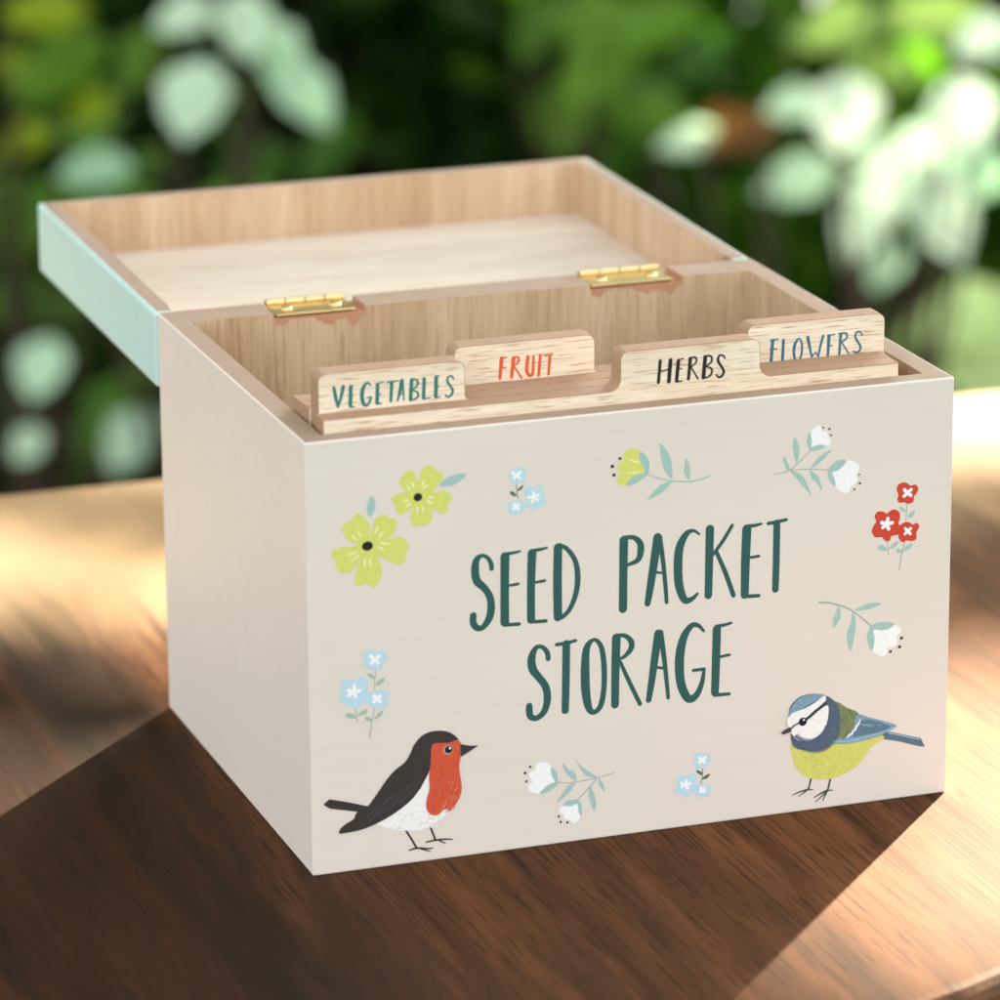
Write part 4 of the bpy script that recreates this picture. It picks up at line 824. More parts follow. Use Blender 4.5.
  ('s','tfru',[(-14.3,126.25,0.89),(-14.72,121.18,0.73)],False),
 ],
 'tab_herbs': [
  ('s','therb',[(9.07,127.53,0.9),(8.58,121.76,0.9)],False),
  ('s','therb',[(11.93,127.4,1.11),(11.49,121.72,1.11)],False),
  ('s','therb',[(8.82,124.65,0.4),(11.73,125.0,0.4)],False),
  ('s','therb',[(14.14,127.05,1.01),(13.66,121.85,1.01)],False),
  ('s','therb',[(13.94,127.31,0.4),(15.5,127.5,0.4)],False),
  ('s','therb',[(13.95,124.79,0.4),(15.11,124.87,0.35)],False),
  ('s','therb',[(13.46,121.43,0.5),(15.17,121.46,0.4)],False),
  ('s','therb',[(17.46,127.27,1.01),(16.98,121.87,0.86)],False),
  ('s','therb',[(17.16,127.54,0.4),(18.87,127.52,0.5),(19.13,126.23,0.5),(17.53,124.93,0.4)],False),
  ('s','therb',[(17.73,124.91,0.4),(19.66,121.66,0.45)],False),
  ('s','therb',[(21.65,127.35,1.11),(21.18,121.9,1.11)],False),
  ('s','therb',[(21.5,127.66,0.4),(23.32,127.34,0.56),(23.33,125.83,0.56),(21.82,124.81,0.4)],False),
  ('s','therb',[(21.82,124.81,0.4),(23.44,123.97,0.56),(23.15,122.29,0.56),(21.08,121.52,0.4)],False),
  ('s','therb',[(27.17,126.49,0.46),(26.71,127.26,0.51),(25.6,127.32,0.61),(25.25,125.99,0.76),(26.22,124.34,0.71),(26.89,122.91,0.71),(26.29,121.7,0.66),(25.33,121.6,0.56),(24.87,122.27,0.46)],False),
 ],
 'tab_flowers': [
  ('s','tflo',[(46.16,126.08,0.93),(45.71,119.84,0.88)],False),
  ('s','tflo',[(45.54,126.43,0.41),(47.65,126.43,0.41)],False),
  ('s','tflo',[(45.36,123.93,0.41),(47.37,123.84,0.36)],False),
  ('s','tflo',[(49.26,126.03,0.83),(49.01,120.22,0.83)],False),
  ('s','tflo',[(48.91,119.83,0.47),(50.47,119.88,0.41)],False),
  ('s','tflo',[(53.56,126.08,0.47),(52.59,124.63,0.83),(52.3,122.28,0.83),(52.74,120.16,0.62),(53.63,119.63,0.52),(54.44,121.59,0.62),(54.62,124.05,0.62),(54.24,125.57,0.47)],True),
  ('s','tflo',[(56.25,126.17,0.94),(56.86,123.34,0.78),(57.46,120.7,0.52)],False),
  ('s','tflo',[(57.46,120.7,0.47),(58.54,121.89,0.36)],False),
  ('s','tflo',[(58.54,121.89,0.36),(59.34,120.63,0.47)],False),
  ('s','tflo',[(59.34,120.72,0.52),(59.97,123.54,0.68),(60.72,126.25,0.68)],False),
  ('s','tflo',[(62.39,125.94,0.99),(62.1,120.71,0.78)],False),
  ('s','tflo',[(62.02,126.22,0.42),(64.0,126.24,0.37)],False),
  ('s','tflo',[(62.27,123.23,0.42),(63.36,123.32,0.37)],False),
  ('s','tflo',[(65.77,126.27,0.84),(65.43,120.64,0.68)],False),
  ('s','tflo',[(65.19,126.37,0.42),(67.33,126.27,0.52),(67.46,124.87,0.52),(65.8,123.89,0.42)],False),
  ('s','tflo',[(66.12,123.86,0.42),(68.1,120.69,0.42)],False),
  ('s','tflo',[(72.0,125.24,0.42),(71.41,126.24,0.47),(70.36,126.24,0.52),(70.02,124.98,0.63),(70.82,123.51,0.63),(71.58,122.15,0.63),(71.13,120.95,0.58),(70.08,120.75,0.52),(69.5,121.15,0.47)],False),
 ],
}

K_ALB = 1.05
PRINT = dict(
    title=(46,90,86), yellow=(212,216,114), pale=(240,242,196), black=(38,34,32), leaf=(163,194,187), white=(246,249,248),
    blue=(186,216,229), stem=(160,172,162), stem2=(120,130,125), dleaf=(86,112,100), gleaf=(162,188,166), red=(204,70,52), dot=(78,68,64),
    rdark=(58,51,50), rdark2=(78,70,72), belly=(240,238,234), bshade=(214,210,206), belly2=(252,252,252), robin=(208,86,58), robin2=(190,70,46), robin3=(228,150,112),
    beak=(58,56,52), ring=(206,172,154), eye=(26,28,40), tdark=(62,66,70), ttail=(88,112,130), tyel=(208,208,108), tyel2=(222,222,150), tyel3=(190,196,92),
    tgreen=(120,132,92), tgreen2=(96,110,72), tgreen3=(146,156,112), twing=(124,158,178), twing2=(152,184,200), twing3=(92,122,142), tcollar=(80,98,118), tcollar2=(108,128,148),
    tline=(48,58,72), beak2=(72,66,68), tveg=(46,120,116), tfru=(222,96,52), therb=(38,36,36), tflo=(62,112,136))
PM = {}
def print_mat(key):
    if key in PM: return PM[key]
    m, t, b = newmat('printed_ink_'+key)
    v = coords(t, (1,1,1)); n = noise(t, v, 900, 3)
    c = scaled(PRINT[key], K_ALB)
    d = tuple(x*.95 for x in c[:3])+(1,); e = tuple(min(.95, x*1.03) for x in c[:3])+(1,)
    t.links.new(ramp(t, n, [(.35, d), (.65, e)]), b.inputs['Base Color'])
    b.inputs['Roughness'].default_value = .55; b.inputs['Specular IOR Level'].default_value = .3
    PM[key] = m; return m
def build_print(name, motifs, parent, y0, step=1.6e-6):
    """paint films at y0, each stroke a hair above the last, facing -y; motif coordinates in mm (x, z)"""
    V, F, I, keys = [], [], [], []
    h = y0
    for mo in motifs:
        h = y0
        for q in ART[mo]:
            h -= step
            if q[1] not in keys: keys.append(q[1])
            mi = keys.index(q[1])
            def add(poly):
                b = len(V); V.extend((x/1000, h, z/1000) for x, z in poly)
                a = sum(poly[i-1][0]*poly[i][1]-poly[i][0]*poly[i-1][1] for i in range(len(poly)))
                idx = list(range(b, b+len(poly)))
                F.append(idx if a > 0 else idx[::-1]); I.append(mi)
            if q[0] == 'f': add(catmull(q[2], True, 6) if q[3] else q[2])
            elif q[0] == 'e':
                (cx, cz), rx, rz = q[2][0], q[3], q[4]
                add([(cx+rx*math.cos(a*math.pi/12), cz+rz*math.sin(a*math.pi/12)) for a in range(24)])
            else:
                P = catmull(q[2], q[3], 8) if len(q[2]) > 2 else [tuple(a+(b-a)*k/4 for a, b in zip(*q[2])) for k in range(5)]
                n = len(P); L, R = [], []
                for i in range(n):
                    a = P[(i-1) % n] if (q[3] or i) else P[0]; c = P[(i+1) % n] if (q[3] or i < n-1) else P[-1]
                    dx, dz = c[0]-a[0], c[1]-a[1]; l = math.hypot(dx, dz) or 1
                    w = max(.05, P[i][2])/2; nx, nz = -dz/l*w, dx/l*w
                    L.append((P[i][0]+nx, P[i][1]+nz)); R.append((P[i][0]-nx, P[i][1]-nz))
                for i in range(n if q[3] else n-1):
                    j = (i+1) % n; add([L[i], R[i], R[j], L[j]])
                if not q[3]:
                    for e, o_ in ((0, 1), (n-1, n-2)):
                        w = max(.05, P[e][2])/2; a0 = math.atan2(L[e][1]-R[e][1], L[e][0]-R[e][0])
                        s = 1 if e == 0 else -1
                        add([(P[e][0]+w*math.cos(a0+s*k*math.pi/8), P[e][1]+w*math.sin(a0+s*k*math.pi/8)) for k in range(9)])
    return rawmesh(name, V, F, [print_mat(k) for k in keys], parent, I)

# ------------------------------------------------------------------ box materials
def paint(name, rgb, k=1.0, grain=(3, 40, 160)):
    m, t, b = newmat(name)
    v = coords(t, grain); n1 = noise(t, v, 5, 5)
    v2 = coords(t, (1,1,1)); n2 = noise(t, v2, 14, 3)
    c = scaled(rgb, K_ALB*k)
    c1 = tuple(x*.985 for x in c[:3])+(1,); c2 = tuple(min(.95, x*1.02) for x in c[:3])+(1,)
    a = ramp(t, n1, [(.3, c1), (.7, c2)])
    bb = ramp(t, n2, [(.3, (.965,.96,.955)), (.7, (1,1,1))])
    t.links.new(mixc(t, 1.0, a, bb, 'MULTIPLY'), b.inputs['Base Color'])
    b.inputs['Roughness'].default_value = .5; b.inputs['Specular IOR Level'].default_value = .35
    n3 = noise(t, v2, 420, 5, .7); bump(t, b, n3, .10, .0003)
    return m
def wood(name, light, dark, axis, k=1.0, dash=(150,110,80), dash_amt=.5, wide=7, seed=0, tone=.35, pore=620):
    """pale veneer; axis = the grain direction in object space"""
    m, t, b = newmat(name)
    long_, across = 1.0, 1.0
    sc = [1,1,1]; sc[axis] = .07
    v = coords(t, sc); 
    mp = v.node; mp.inputs['Location'].default_value = (seed*.37, seed*.21, seed*.53)
    broad = noise(t, v, wide*12, 4, .6, .6)
    fine = noise(t, v, 900, 3, .6)
    sc2 = [1,1,1]; sc2[axis] = .045
    v2 = coords(t, sc2); v2.node.inputs['Location'].default_value = (seed*.11, seed*.7, seed*.31)
    pores = noise(t, v2, pore, 2, .5)
    big = noise(t, coords(t, (1,1,1)), 9, 2)
    L, Dk = scaled(light, K_ALB*k), scaled(dark, K_ALB*k)
    base = ramp(t, broad, [(.32, Dk), (.5, tuple((a+b_)/2 for a, b_ in zip(L, Dk))), (.66, L)])
    f = ramp(t, fine, [(.3, (.86,.84,.82)), (.7, (1.04,1.04,1.04))])
    base = mixc(t, 1.0, base, f, 'MULTIPLY')
    base = mixc(t, tone, base, ramp(t, big, [(.35, (.86,.84,.80)), (.65, (1.05,1.05,1.05))]), 'MULTIPLY')
    pm = ramp(t, pores, [(.57, (0,0,0)), (.66, (dash_amt,)*3)])
    base = mixc(t, pm, base, scaled(dash, K_ALB*k))
    t.links.new(base, b.inputs['Base Color'])
    b.inputs['Roughness'].default_value = .62; b.inputs['Specular IOR Level'].default_value = .25
    bump(t, b, fine, .25, .0003)
    return m
def mdf(name, rgb, k=1.0):
    m, t, b = newmat(name)
    v = coords(t, (1,1,1)); n = noise(t, v, 1100, 4, .7); n2 = noise(t, v, 60, 3)
    c = scaled(rgb, K_ALB*k)
    a = ramp(t, n, [(.3, tuple(x*.84 for x in c[:3])), (.7, tuple(min(.95, x*1.08) for x in c[:3]))])
    a = mixc(t, 1.0, a, ramp(t, n2, [(.3, (.93,.91,.9)), (.7, (1.02,1.02,1.02))]), 'MULTIPLY')
    t.links.new(a, b.inputs['Base Color']); b.inputs['Roughness'].default_value = .75; b.inputs['Specular IOR Level'].default_value = .2
    bump(t, b, n, .2, .0003)
    return m
M_CREAM = paint('cream_paint', (226,217,206), 0.99)
M_MINT = paint('mint_paint', (186,218,213), 1.03)
M_RIM = mdf('bare_board_edge', (206,178,151), .60)
M_RAW = mdf('chipped_board', (186,140,110))
M_EDGE = mdf('divider_board_edge', (176,144,116), .95)
M_INV = wood('inner_veneer_upright', (214,192,160), (186,158,124), 2, .88, dash=(150,118,84), dash_amt=.45, wide=4, seed=1, pore=1100)
M_LIDV = wood('lid_veneer_upright', (226,200,168), (198,166,132), 2, .88, dash=(170,132,100), dash_amt=.4, wide=5, seed=2, pore=1000)
M_LIDF = wood('lid_panel_veneer', (238,228,212), (226,210,188), 0, 0.88, dash=(206,184,156), dash_amt=.6, wide=8, seed=3, tone=.2, pore=700)
M_DIV = wood('divider_veneer', (244,229,208), (235,215,189), 0, 1.04, dash=(176,134,100), dash_amt=.75, wide=11, seed=4, tone=.25, pore=2300)
m, t, b = newmat('polished_brass'); b.inputs['Metallic'].default_value = 1; b.inputs['Roughness'].default_value = .16
b.inputs['Base Color'].default_value = (.92, .74, .40, 1); M_BRASS = m
m, t, b = newmat('brushed_brass'); b.inputs['Metallic'].default_value = 1; b.inputs['Roughness'].default_value = .34
b.inputs['Base Color'].default_value = (.93, .74, .38, 1); M_PLATE = m
m, t, b = newmat('brass_shadow_gap'); b.inputs['Base Color'].default_value = (.12,.07,.02,1); b.inputs['Roughness'].default_value = .6; M_GAP = m

# ------------------------------------------------------------------ storage box
SB = thing('storage_box', 'open cream wooden box with mint lid, painted with birds, flowers and SEED PACKET STORAGE', 'storage box')
def cut(o, lo_hi, mat):
    """cut rectangular notches out of a mesh"""
    o.data.materials.append(mat); mi = len(o.data.materials)-1
    bm = bmesh.new()
    for lo, hi in lo_hi: box(bm, lo, hi)
    for f in bm.faces: f.material_index = mi
    me = bpy.data.meshes.new('cutter'); bm.to_mesh(me); bm.free()
    for mm in o.data.materials: me.materials.append(mm)
    c = bpy.data.objects.new('cutter', me); COL.objects.link(c); c.location = o.location
    md = o.modifiers.new('notch', 'BOOLEAN'); md.operation = 'DIFFERENCE'; md.object = c; md.solver = 'EXACT'
    bpy.context.view_layer.update()
    ev = o.evaluated_get(bpy.context.evaluated_depsgraph_get())
    new = bpy.data.meshes.new_from_object(ev); o.modifiers.clear(); o.data = new
    bpy.data.objects.remove(c)
def body_bm():
    bm = bmesh.new()
    X = W/2
    def ring(x0, x1, y0, y1, z): return [bm.verts.new(c) for c in ((x0,y0,z),(x1,y0,z),(x1,y1,z),(x0,y1,z))]
    ob, ot = ring(-X, X, 0, D, 0), ring(-X, X, 0, D, H)
    it, ib = ring(-X+T, X-T, T, D-TB, H), ring(-X+T, X-T, T, D-TB, .006)
    def q(a, b_, c, d, mi): f = bm.faces.new((a,b_,c,d)); f.material_index = mi
    for i in range(4):
        j = (i+1) % 4
        q(ob[i], ob[j], ot[j], ot[i], 0); q(ot[i], ot[j], it[j], it[i], 1); q(it[i], it[j], ib[j], ib[i], 2)
    q(*ob[::-1], 0); q(*ib, 2)
    bm.normal_update()
    es = [e for e in bm.edges if all(v in ob+ot for v in e.verts) and not all(v in ot[2:] for v in e.verts)]
    bmesh.ops.bevel(bm, geom=es, offset=.0005, segments=3, affect='EDGES', profile=.5, material=0)
    return bm
body = mesh('body', body_bm(), [M_CREAM, M_RIM, M_INV], SB)
HX = [(-.0592, -.0348), (.0352, .0612)]
cut(body, [((a-.0004, D-TB-.001, H-.0016), (b_+.0022, D+.001, H+.002)) for a, b_ in HX], M_RAW)
for p_ in body.data.polygons: p_.use_smooth = False
# ragged chips in the veneer below each hinge
def chips(a, b_, seed):
    r = random.Random(seed); V = []; n = 26
    top = H-.0015; y = D-TB-.00015
    pts = [(a, top), (b_+.0022, top)]
    for i in range(n+1):
        u = 1-i/n; x = a+(b_+.0022-a)*u
        d = .0006+.0012*r.random()+.0030*math.exp(-((u-.86)/.06)**2)+.0016*math.exp(-((u-.6)/.1)**2)+.0012*math.exp(-((u-.05)/.06)**2)
        if .12 < u < .45: d *= .35
        pts.append((x, top-d))
    return pts
for k, (a, b_) in enumerate(HX):
    pts = chips(a, b_, k+3)
    rawmesh('chipped_edge', [(x, D-TB-.00015, z) for x, z in pts], [list(range(len(pts)))[::-1]], M_RAW, body)
# pictures and lettering on the front
for nm, mo, lab in (
    ('lettering', ['title_seed'], 'dark green hand-lettered word SEED'), ('lettering', ['title_packet'], 'dark green hand-lettered word PACKET'),
    ('lettering', ['title_storage'], 'dark green hand-lettered word STORAGE'),
    ('flower_picture', ['yellow_blossom_print'], 'larger yellow painted blossom with black centre'), ('flower_picture', ['yellow_blossom_print_b'], 'smaller yellow painted blossom with grey leaf'),
    ('flower_picture', ['blue_blossom_print'], 'three pale blue blossoms with dark leaves near the top edge'), ('flower_picture', ['yellow_bud_print'], 'yellow bud on a curved grey stem'),
    ('flower_picture', ['white_blossom_print'], 'two white blossoms on one sprig at upper right'), ('flower_picture', ['red_blossom_print'], 'three red blossoms with white centres'),
    ('flower_picture', ['white_blossom_print_b'], 'single white blossom drooping from its sprig'), ('flower_picture', ['blue_blossom_print_b'], 'three pale blue blossoms on long stems above the robin'),
    ('flower_picture', ['white_blossom_print_c'], 'two white blossoms on one sprig near the bottom edge'), ('flower_picture', ['blue_blossom_print_c'], 'three pale blue blossoms near the bottom edge'),
    ('robin_picture', ['robin_print'], 'painted robin with red breast'), ('blue_tit_picture', ['blue_tit_print'], 'painted blue tit with yellow belly')):
    o = build_print(nm, mo, body, -.00004); o['label'] = lab

# lid: a shallow tray folded right back on its hinges
LW, LD, LH, LT = .18056, .1389, .0219, .0058
lid = None
def lid_bm():
    bm = bmesh.new(); X = LW/2; y0 = .0004
    def ring(x0, x1, ya, yb, z): return [bm.verts.new(c) for c in ((x0,ya,z),(x1,ya,z),(x1,yb,z),(x0,yb,z))]
    ob, ot = ring(-X, X, y0, LD, -LH), ring(-X, X, y0, LD, 0)
    it, ib = ring(-X+LT, X-LT, y0+LT, LD-LT, 0), ring(-X+LT, X-LT, y0+LT, LD-LT, -.0168)
    # the hinge-side wall is cut a little lower than the other three
    def q(vs, mi): f = bm.faces.new(vs); f.material_index = mi
    for i in range(4):
        j = (i+1) % 4
        q((ob[i], ob[j], ot[j], ot[i]), 0); q((ot[i], ot[j], it[j], it[i]), 1); q((it[i], it[j], ib[j], ib[i]), 2)
    q(ob[::-1], 0); q(ib, 3)
    es = [e for e in bm.edges if all(v in ob+ot for v in e.verts)]
    bmesh.ops.bevel(bm, geom=es, offset=.0011, segments=3, affect='EDGES', profile=.5, material=0)
    return bm
lid = mesh('lid', lid_bm(), [M_MINT, M_RIM, M_LIDV, M_LIDF], SB, (-.00044, D, H))
cut(lid, [((-LW/2+LT-.0005, -.002, -.0048), (LW/2-LT+.0005, LT+.002, .003))], M_RIM)
lid.rotation_euler = (.01466, 0, 0)

# brass hinges let into the back rim
def cyl(bm, p, q, r, seg=14):
    d = Vector(q)-Vector(p); mt = Matrix.Translation((Vector(p)+Vector(q))/2) @ d.to_track_quat('Z','Y').to_matrix().to_4x4()
    bmesh.ops.create_cone(bm, cap_ends=True, segments=seg, radius1=r, radius2=r, depth=d.length, matrix=mt)
for a, b_ in HX:
    h = bpy.data.objects.new('hinge', None); COL.objects.link(h); h.parent = SB; h.location = ((a+b_)/2, D-.0003, H); h.empty_display_size = .01
    w = (b_-a)/2-.0006
    bm = bmesh.new(); box(bm, (-w, -TB+.0012, -.0012), (w, -.0012, -.0005), .0002, 1); mesh('hinge_leaf', bm, M_PLATE, h)
    bm = bmesh.new()
    cyl(bm, (-w, 0, .0001), (w, 0, .0001), .00078)
    mesh('hinge_pin', bm, M_GAP, h)
    n = 4
    for i in range(n):
        x0 = -w+2*w*i/n; x1 = -w+2*w*(i+1)/n
        bm = bmesh.new(); cyl(bm, (x0+.0002, 0, .0001), (x1-.0002, 0, .0001), .00108, 28)
        o = mesh('knuckle', bm, M_BRASS, h)
    for sx in (-.62, .62):
        bm = bmesh.new()
        bmesh.ops.create_uvsphere(bm, u_segments=20, v_segments=10, radius=.0017)
        for v in bm.verts: v.co.z = max(v.co.z, 0)*.5; v.co += Vector((w*sx, -.0062, -.0005))
        bmesh.ops.remove_doubles(bm, verts=bm.verts, dist=1e-5)
        o = mesh('screw', bm, M_BRASS, h); slot = bmesh.new(); box(slot, (w*sx-.0014, -.0064, .0001), (w*sx+.0014, -.0060, .00038)); mesh('screw_slot', slot, M_GAP, h)
        for p_ in o.data.polygons: p_.use_smooth = True

# ------------------------------------------------------------------ four dividers standing inside
ZS, ZT, DT = .1205, .1309, .00652
def divider(label, y, tab, x0, x1, art, fil=.0012, group='index dividers standing in the box'):
    t_ = thing('divider', label, 'divider', (0, y, .0062), group)
    r, f = .0022, fil       # corner radius, fillet radius
    a, b_ = tab
    P = [(x0, 0), (x1, 0), (x1, ZS)]
    def arc(cx, cz, rr, s, e): return [(cx+rr*math.cos(rad(s+(e-s)*k/6)), cz+rr*math.sin(rad(s+(e-s)*k/6))) for k in range(7)]
    if x1-b_ > f+.001: P += arc(b_+f, ZS+f, f, 270, 180)
    else: P = [(x0, 0), (x1, 0)]; b_ = x1
    P += arc(b_-r, ZT-r, r, 0, 90) + arc(a+r, ZT-r, r, 90, 180)
    if a-x0 > f+.001: P += arc(a-f, ZS+f, f, 0, -90) + [(x0, ZS)]
    P = [(x, z-.0062 if z else 0) for x, z in P]
    n = len(P)
    V = [(x, 0, z) for x, z in P] + [(x, DT, z) for x, z in P]
    F = [list(range(n)), list(range(n, 2*n))[::-1]] + [[i, i+n, (i+1) % n+n, (i+1) % n] for i in range(n)]
    o = rawmesh('board', V, F, [M_DIV, M_EDGE], t_, [0, 0]+[1]*n)
    bm = bmesh.new(); bm.from_mesh(o.data)
    bmesh.ops.recalc_face_normals(bm, faces=bm.faces)
    bm.faces.ensure_lookup_table()
    es = [e for e in bm.edges if len(e.link_faces) == 2 and {fc.material_index for fc in e.link_faces} == {0, 1}]
    bmesh.ops.bevel(bm, geom=es, offset=.00018, segments=2, affect='EDGES', material=1)
    bm.to_mesh(o.data); bm.free()
    l = build_print('lettering', [art], t_, -.00004); l.location = (0, 0, -.0062)
divider('front pale wood divider with HERBS in black on its raised tab', .0070, (-.0020, .0372), -.0828, .0769, 'tab_herbs', .0032)
divider('pale wood divider with VEGETABLES in green on its left tab', .0136, (-.0820, -.0423), -.0825, .0772, 'tab_vegetables')
divider('pale wood divider with FLOWERS in blue on its right tab', .0202, (.0389, .0783), -.0827, .0786, 'tab_flowers')
divider('rearmost pale wood divider with FRUIT in orange on its tab', .0268, (-.0409, -.0017), -.0829, .0775, 'tab_fruit')

# ------------------------------------------------------------------ table
TBL = thing('table', 'dark polished walnut garden table carrying the painted box', 'table', (0, .1, -.75))
def table_mat():
    m, t, b = newmat('oiled_walnut')
    v = coords(t, (1, .06, 1)); v.node.inputs['Location'].default_value = (.3, .1, 0)
    tc = coords(t, (1,1,1))
    w1 = noise(t, v, 34, 6, .66, .9)
    w2 = noise(t, v, 170, 5, .68)
    v3 = coords(t, (1, .022, 1)); pores = noise(t, v3, 1500, 2, .5)
    big = noise(t, tc, 3.2, 2)
    base = ramp(t, w1, [(.28, (.028,.0092,.0030)), (.45, (.065,.022,.0078)), (.58, (.13,.045,.0145)), (.74, (.19,.070,.023))])
    base = mixc(t, 1.0, base, ramp(t, w2, [(.32, (.72,.69,.66)), (.55, (1,1,1)), (.7, (1.08,1.08,1.08))]), 'MULTIPLY')
    base = mixc(t, .8, base, ramp(t, big, [(.3, (.7,.66,.62)), (.7, (1.15,1.15,1.15))]), 'MULTIPLY')
    base = mixc(t, ramp(t, pores, [(.56, (0,0,0)), (.61, (.72,.72,.72))]), base, (.010,.004,.002,1))
    wv = N(t, 'ShaderNodeTexWave', Scale=7.5, Distortion=11.0, Detail=4.0); wv.inputs['Detail Scale'].default_value = 1.2
    wv.wave_type = 'BANDS'; wv.bands_direction = 'X'; wv.wave_profile = 'SAW'
    t.links.new(coords(t, (1, .16, 1)), wv.inputs['Vector'])
    base = mixc(t, 1.0, base, ramp(t, wv.outputs['Fac'], [(.0, (.52,.45,.40)), (.2, (.86,.84,.82)), (.55, (1,1,1)), (.9, (1.1,1.1,1.1)), (1, (.62,.57,.52))]), 'MULTIPLY')
    # board tones; the darkest stops paint the box's shade at left
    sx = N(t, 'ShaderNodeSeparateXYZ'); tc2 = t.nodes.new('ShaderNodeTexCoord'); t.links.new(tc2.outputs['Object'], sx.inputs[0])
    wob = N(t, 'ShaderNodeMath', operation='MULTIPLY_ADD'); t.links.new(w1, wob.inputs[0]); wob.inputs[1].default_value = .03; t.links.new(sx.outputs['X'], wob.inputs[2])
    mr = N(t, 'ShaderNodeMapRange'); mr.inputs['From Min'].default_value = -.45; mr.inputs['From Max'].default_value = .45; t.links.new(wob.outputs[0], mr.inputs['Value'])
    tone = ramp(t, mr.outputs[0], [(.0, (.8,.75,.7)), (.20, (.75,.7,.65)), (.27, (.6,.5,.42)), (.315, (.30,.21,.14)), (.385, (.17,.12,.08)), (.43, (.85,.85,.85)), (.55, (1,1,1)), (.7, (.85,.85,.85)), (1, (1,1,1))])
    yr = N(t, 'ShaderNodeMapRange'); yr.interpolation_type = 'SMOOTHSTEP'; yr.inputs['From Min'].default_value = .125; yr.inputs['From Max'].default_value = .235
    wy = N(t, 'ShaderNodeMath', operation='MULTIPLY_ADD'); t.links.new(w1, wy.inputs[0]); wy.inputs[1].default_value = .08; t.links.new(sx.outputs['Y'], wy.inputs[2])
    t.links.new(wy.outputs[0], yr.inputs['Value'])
    tone = mixc(t, yr.outputs[0], tone, (1.6,1.9,2.2,1))  # far end lightened: sunlight painted into the wood colour
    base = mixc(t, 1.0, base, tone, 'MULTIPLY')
    sap = N(t, 'ShaderNodeMath', operation='MULTIPLY'); t.links.new(yr.outputs[0], sap.inputs[0]); sap.inputs[1].default_value = .6  # weight of the painted sunlight at the far end
    base = mixc(t, sap.outputs[0], base, (.50,.35,.19,1))  # more of the painted sunlight at the far end
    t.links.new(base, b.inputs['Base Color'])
    b.inputs['Specular IOR Level'].default_value = 0; b.inputs['Roughness'].default_value = .8
    # oil finish: a soft warm sheen laid over the wood
    gl = t.nodes.new('ShaderNodeBsdfGlossy'); gl.inputs['Color'].default_value = (.046,.038,.029, 1)
    t.links.new(ramp(t, w2, [(.3, (0.5,)*3), (.7, (0.6,)*3)]), gl.inputs['Roughness'])
    ad = t.nodes.new('ShaderNodeAddShader'); t.links.new(b.outputs[0], ad.inputs[0]); t.links.new(gl.outputs[0], ad.inputs[1])
    t.links.new(ad.outputs[0], t.nodes['Material Output'].inputs['Surface'])
    st = N(t, 'ShaderNodeMath', operation='ADD'); t.links.new(w2, st.inputs[0]); t.links.new(pores, st.inputs[1])
    bump(t, b, st.outputs[0], .12, .0004)
    gl_n = [n_ for n_ in t.nodes if n_.type == 'BUMP'][0]; t.links.new(gl_n.outputs[0], gl.inputs['Normal'])
    return m
M_TABLE = table_mat()
edge = [(-.62,-.155),(-.30,-.158),(-.10,-.155),(-.03,-.148),(.005,-.1405),(.0296,-.1320),(.0474,-.1250),(.10,-.098),(.20,-.03),(.33,.09),(.42,.22),(.44,.33),(.43,.372),(.28,.3745),(0,.3715),(-.3,.374),(-.62,.376)]
edge = catmull(edge[:12], False, 6) + edge[12:]
bm = bmesh.new()
vt = [bm.verts.new((x, y-.1, .75)) for x, y in edge]; ft = bm.faces.new(vt)
bm.normal_update()
if ft.normal.z < 0: ft.normal_flip()
ex = bmesh.ops.extrude_face_region(bm, geom=[ft]); 
for v in ex['geom']:
    if isinstance(v, bmesh.types.BMVert): v.co.z -= .03
bmesh.ops.recalc_face_normals(bm, faces=bm.faces)
es = [e for e in bm.edges if len(e.link_faces) == 2 and abs(e.verts[0].co.z-e.verts[1].co.z) < 1e-6 and any(abs(f_.normal.z) > .9 for f_ in e.link_faces)]
bmesh.ops.bevel(bm, geom=es, offset=.006, segments=4, affect='EDGES', profile=.5)
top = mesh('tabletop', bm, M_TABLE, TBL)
for x, y in ((-.55,-.21), (-.55,.2), (.0,-.17), (.36,.22)):
    bm = bmesh.new(); box(bm, (x-.03, y-.03, 0), (x+.03, y+.03, .7205), .004)
    for v in bm.verts:
        k = .72+.28*v.co.z/.72; v.co.x = x+(v.co.x-x)*k; v.co.y = y+(v.co.y-y)*k
    mesh('leg', bm, M_TABLE, TBL)

# ------------------------------------------------------------------ garden behind
def ground_mat():
    m, t, b = newmat('damp_soil_and_moss'); v = coords(t, (1,1,1))
    n = noise(t, v, 6, 6, .7); n2 = noise(t, v, 60, 4, .7)
    c = ramp(t, n, [(.35, (.006,.012,.003)), (.55, (.014,.034,.006)), (.7, (.026,.05,.010))])
    t.links.new(mixc(t, 1.0, c, ramp(t, n2, [(.3, (.5,.5,.5)), (.7, (1.3,1.3,1.3))]), 'MULTIPLY'), b.inputs['Base Color']); b.inputs['Roughness'].default_value = .95; b.inputs['Specular IOR Level'].default_value = 0
    bump(t, b, n2, .6, .02); return m
bm = bmesh.new(); bmesh.ops.create_grid(bm, x_segments=40, y_segments=40, size=40)
for v in bm.verts: v.co.z = -.75 + (.03*math.sin(v.co.x*1.7)*math.sin(v.co.y*1.3) if v.co.length > 3 else 0) - (.0)
for v in bm.verts:
    if abs(v.co.x) < 3 and abs(v.co.y) < 3: v.co.z = -.7501
g = mesh('ground', bm, ground_mat()); g['kind'] = 'structure'

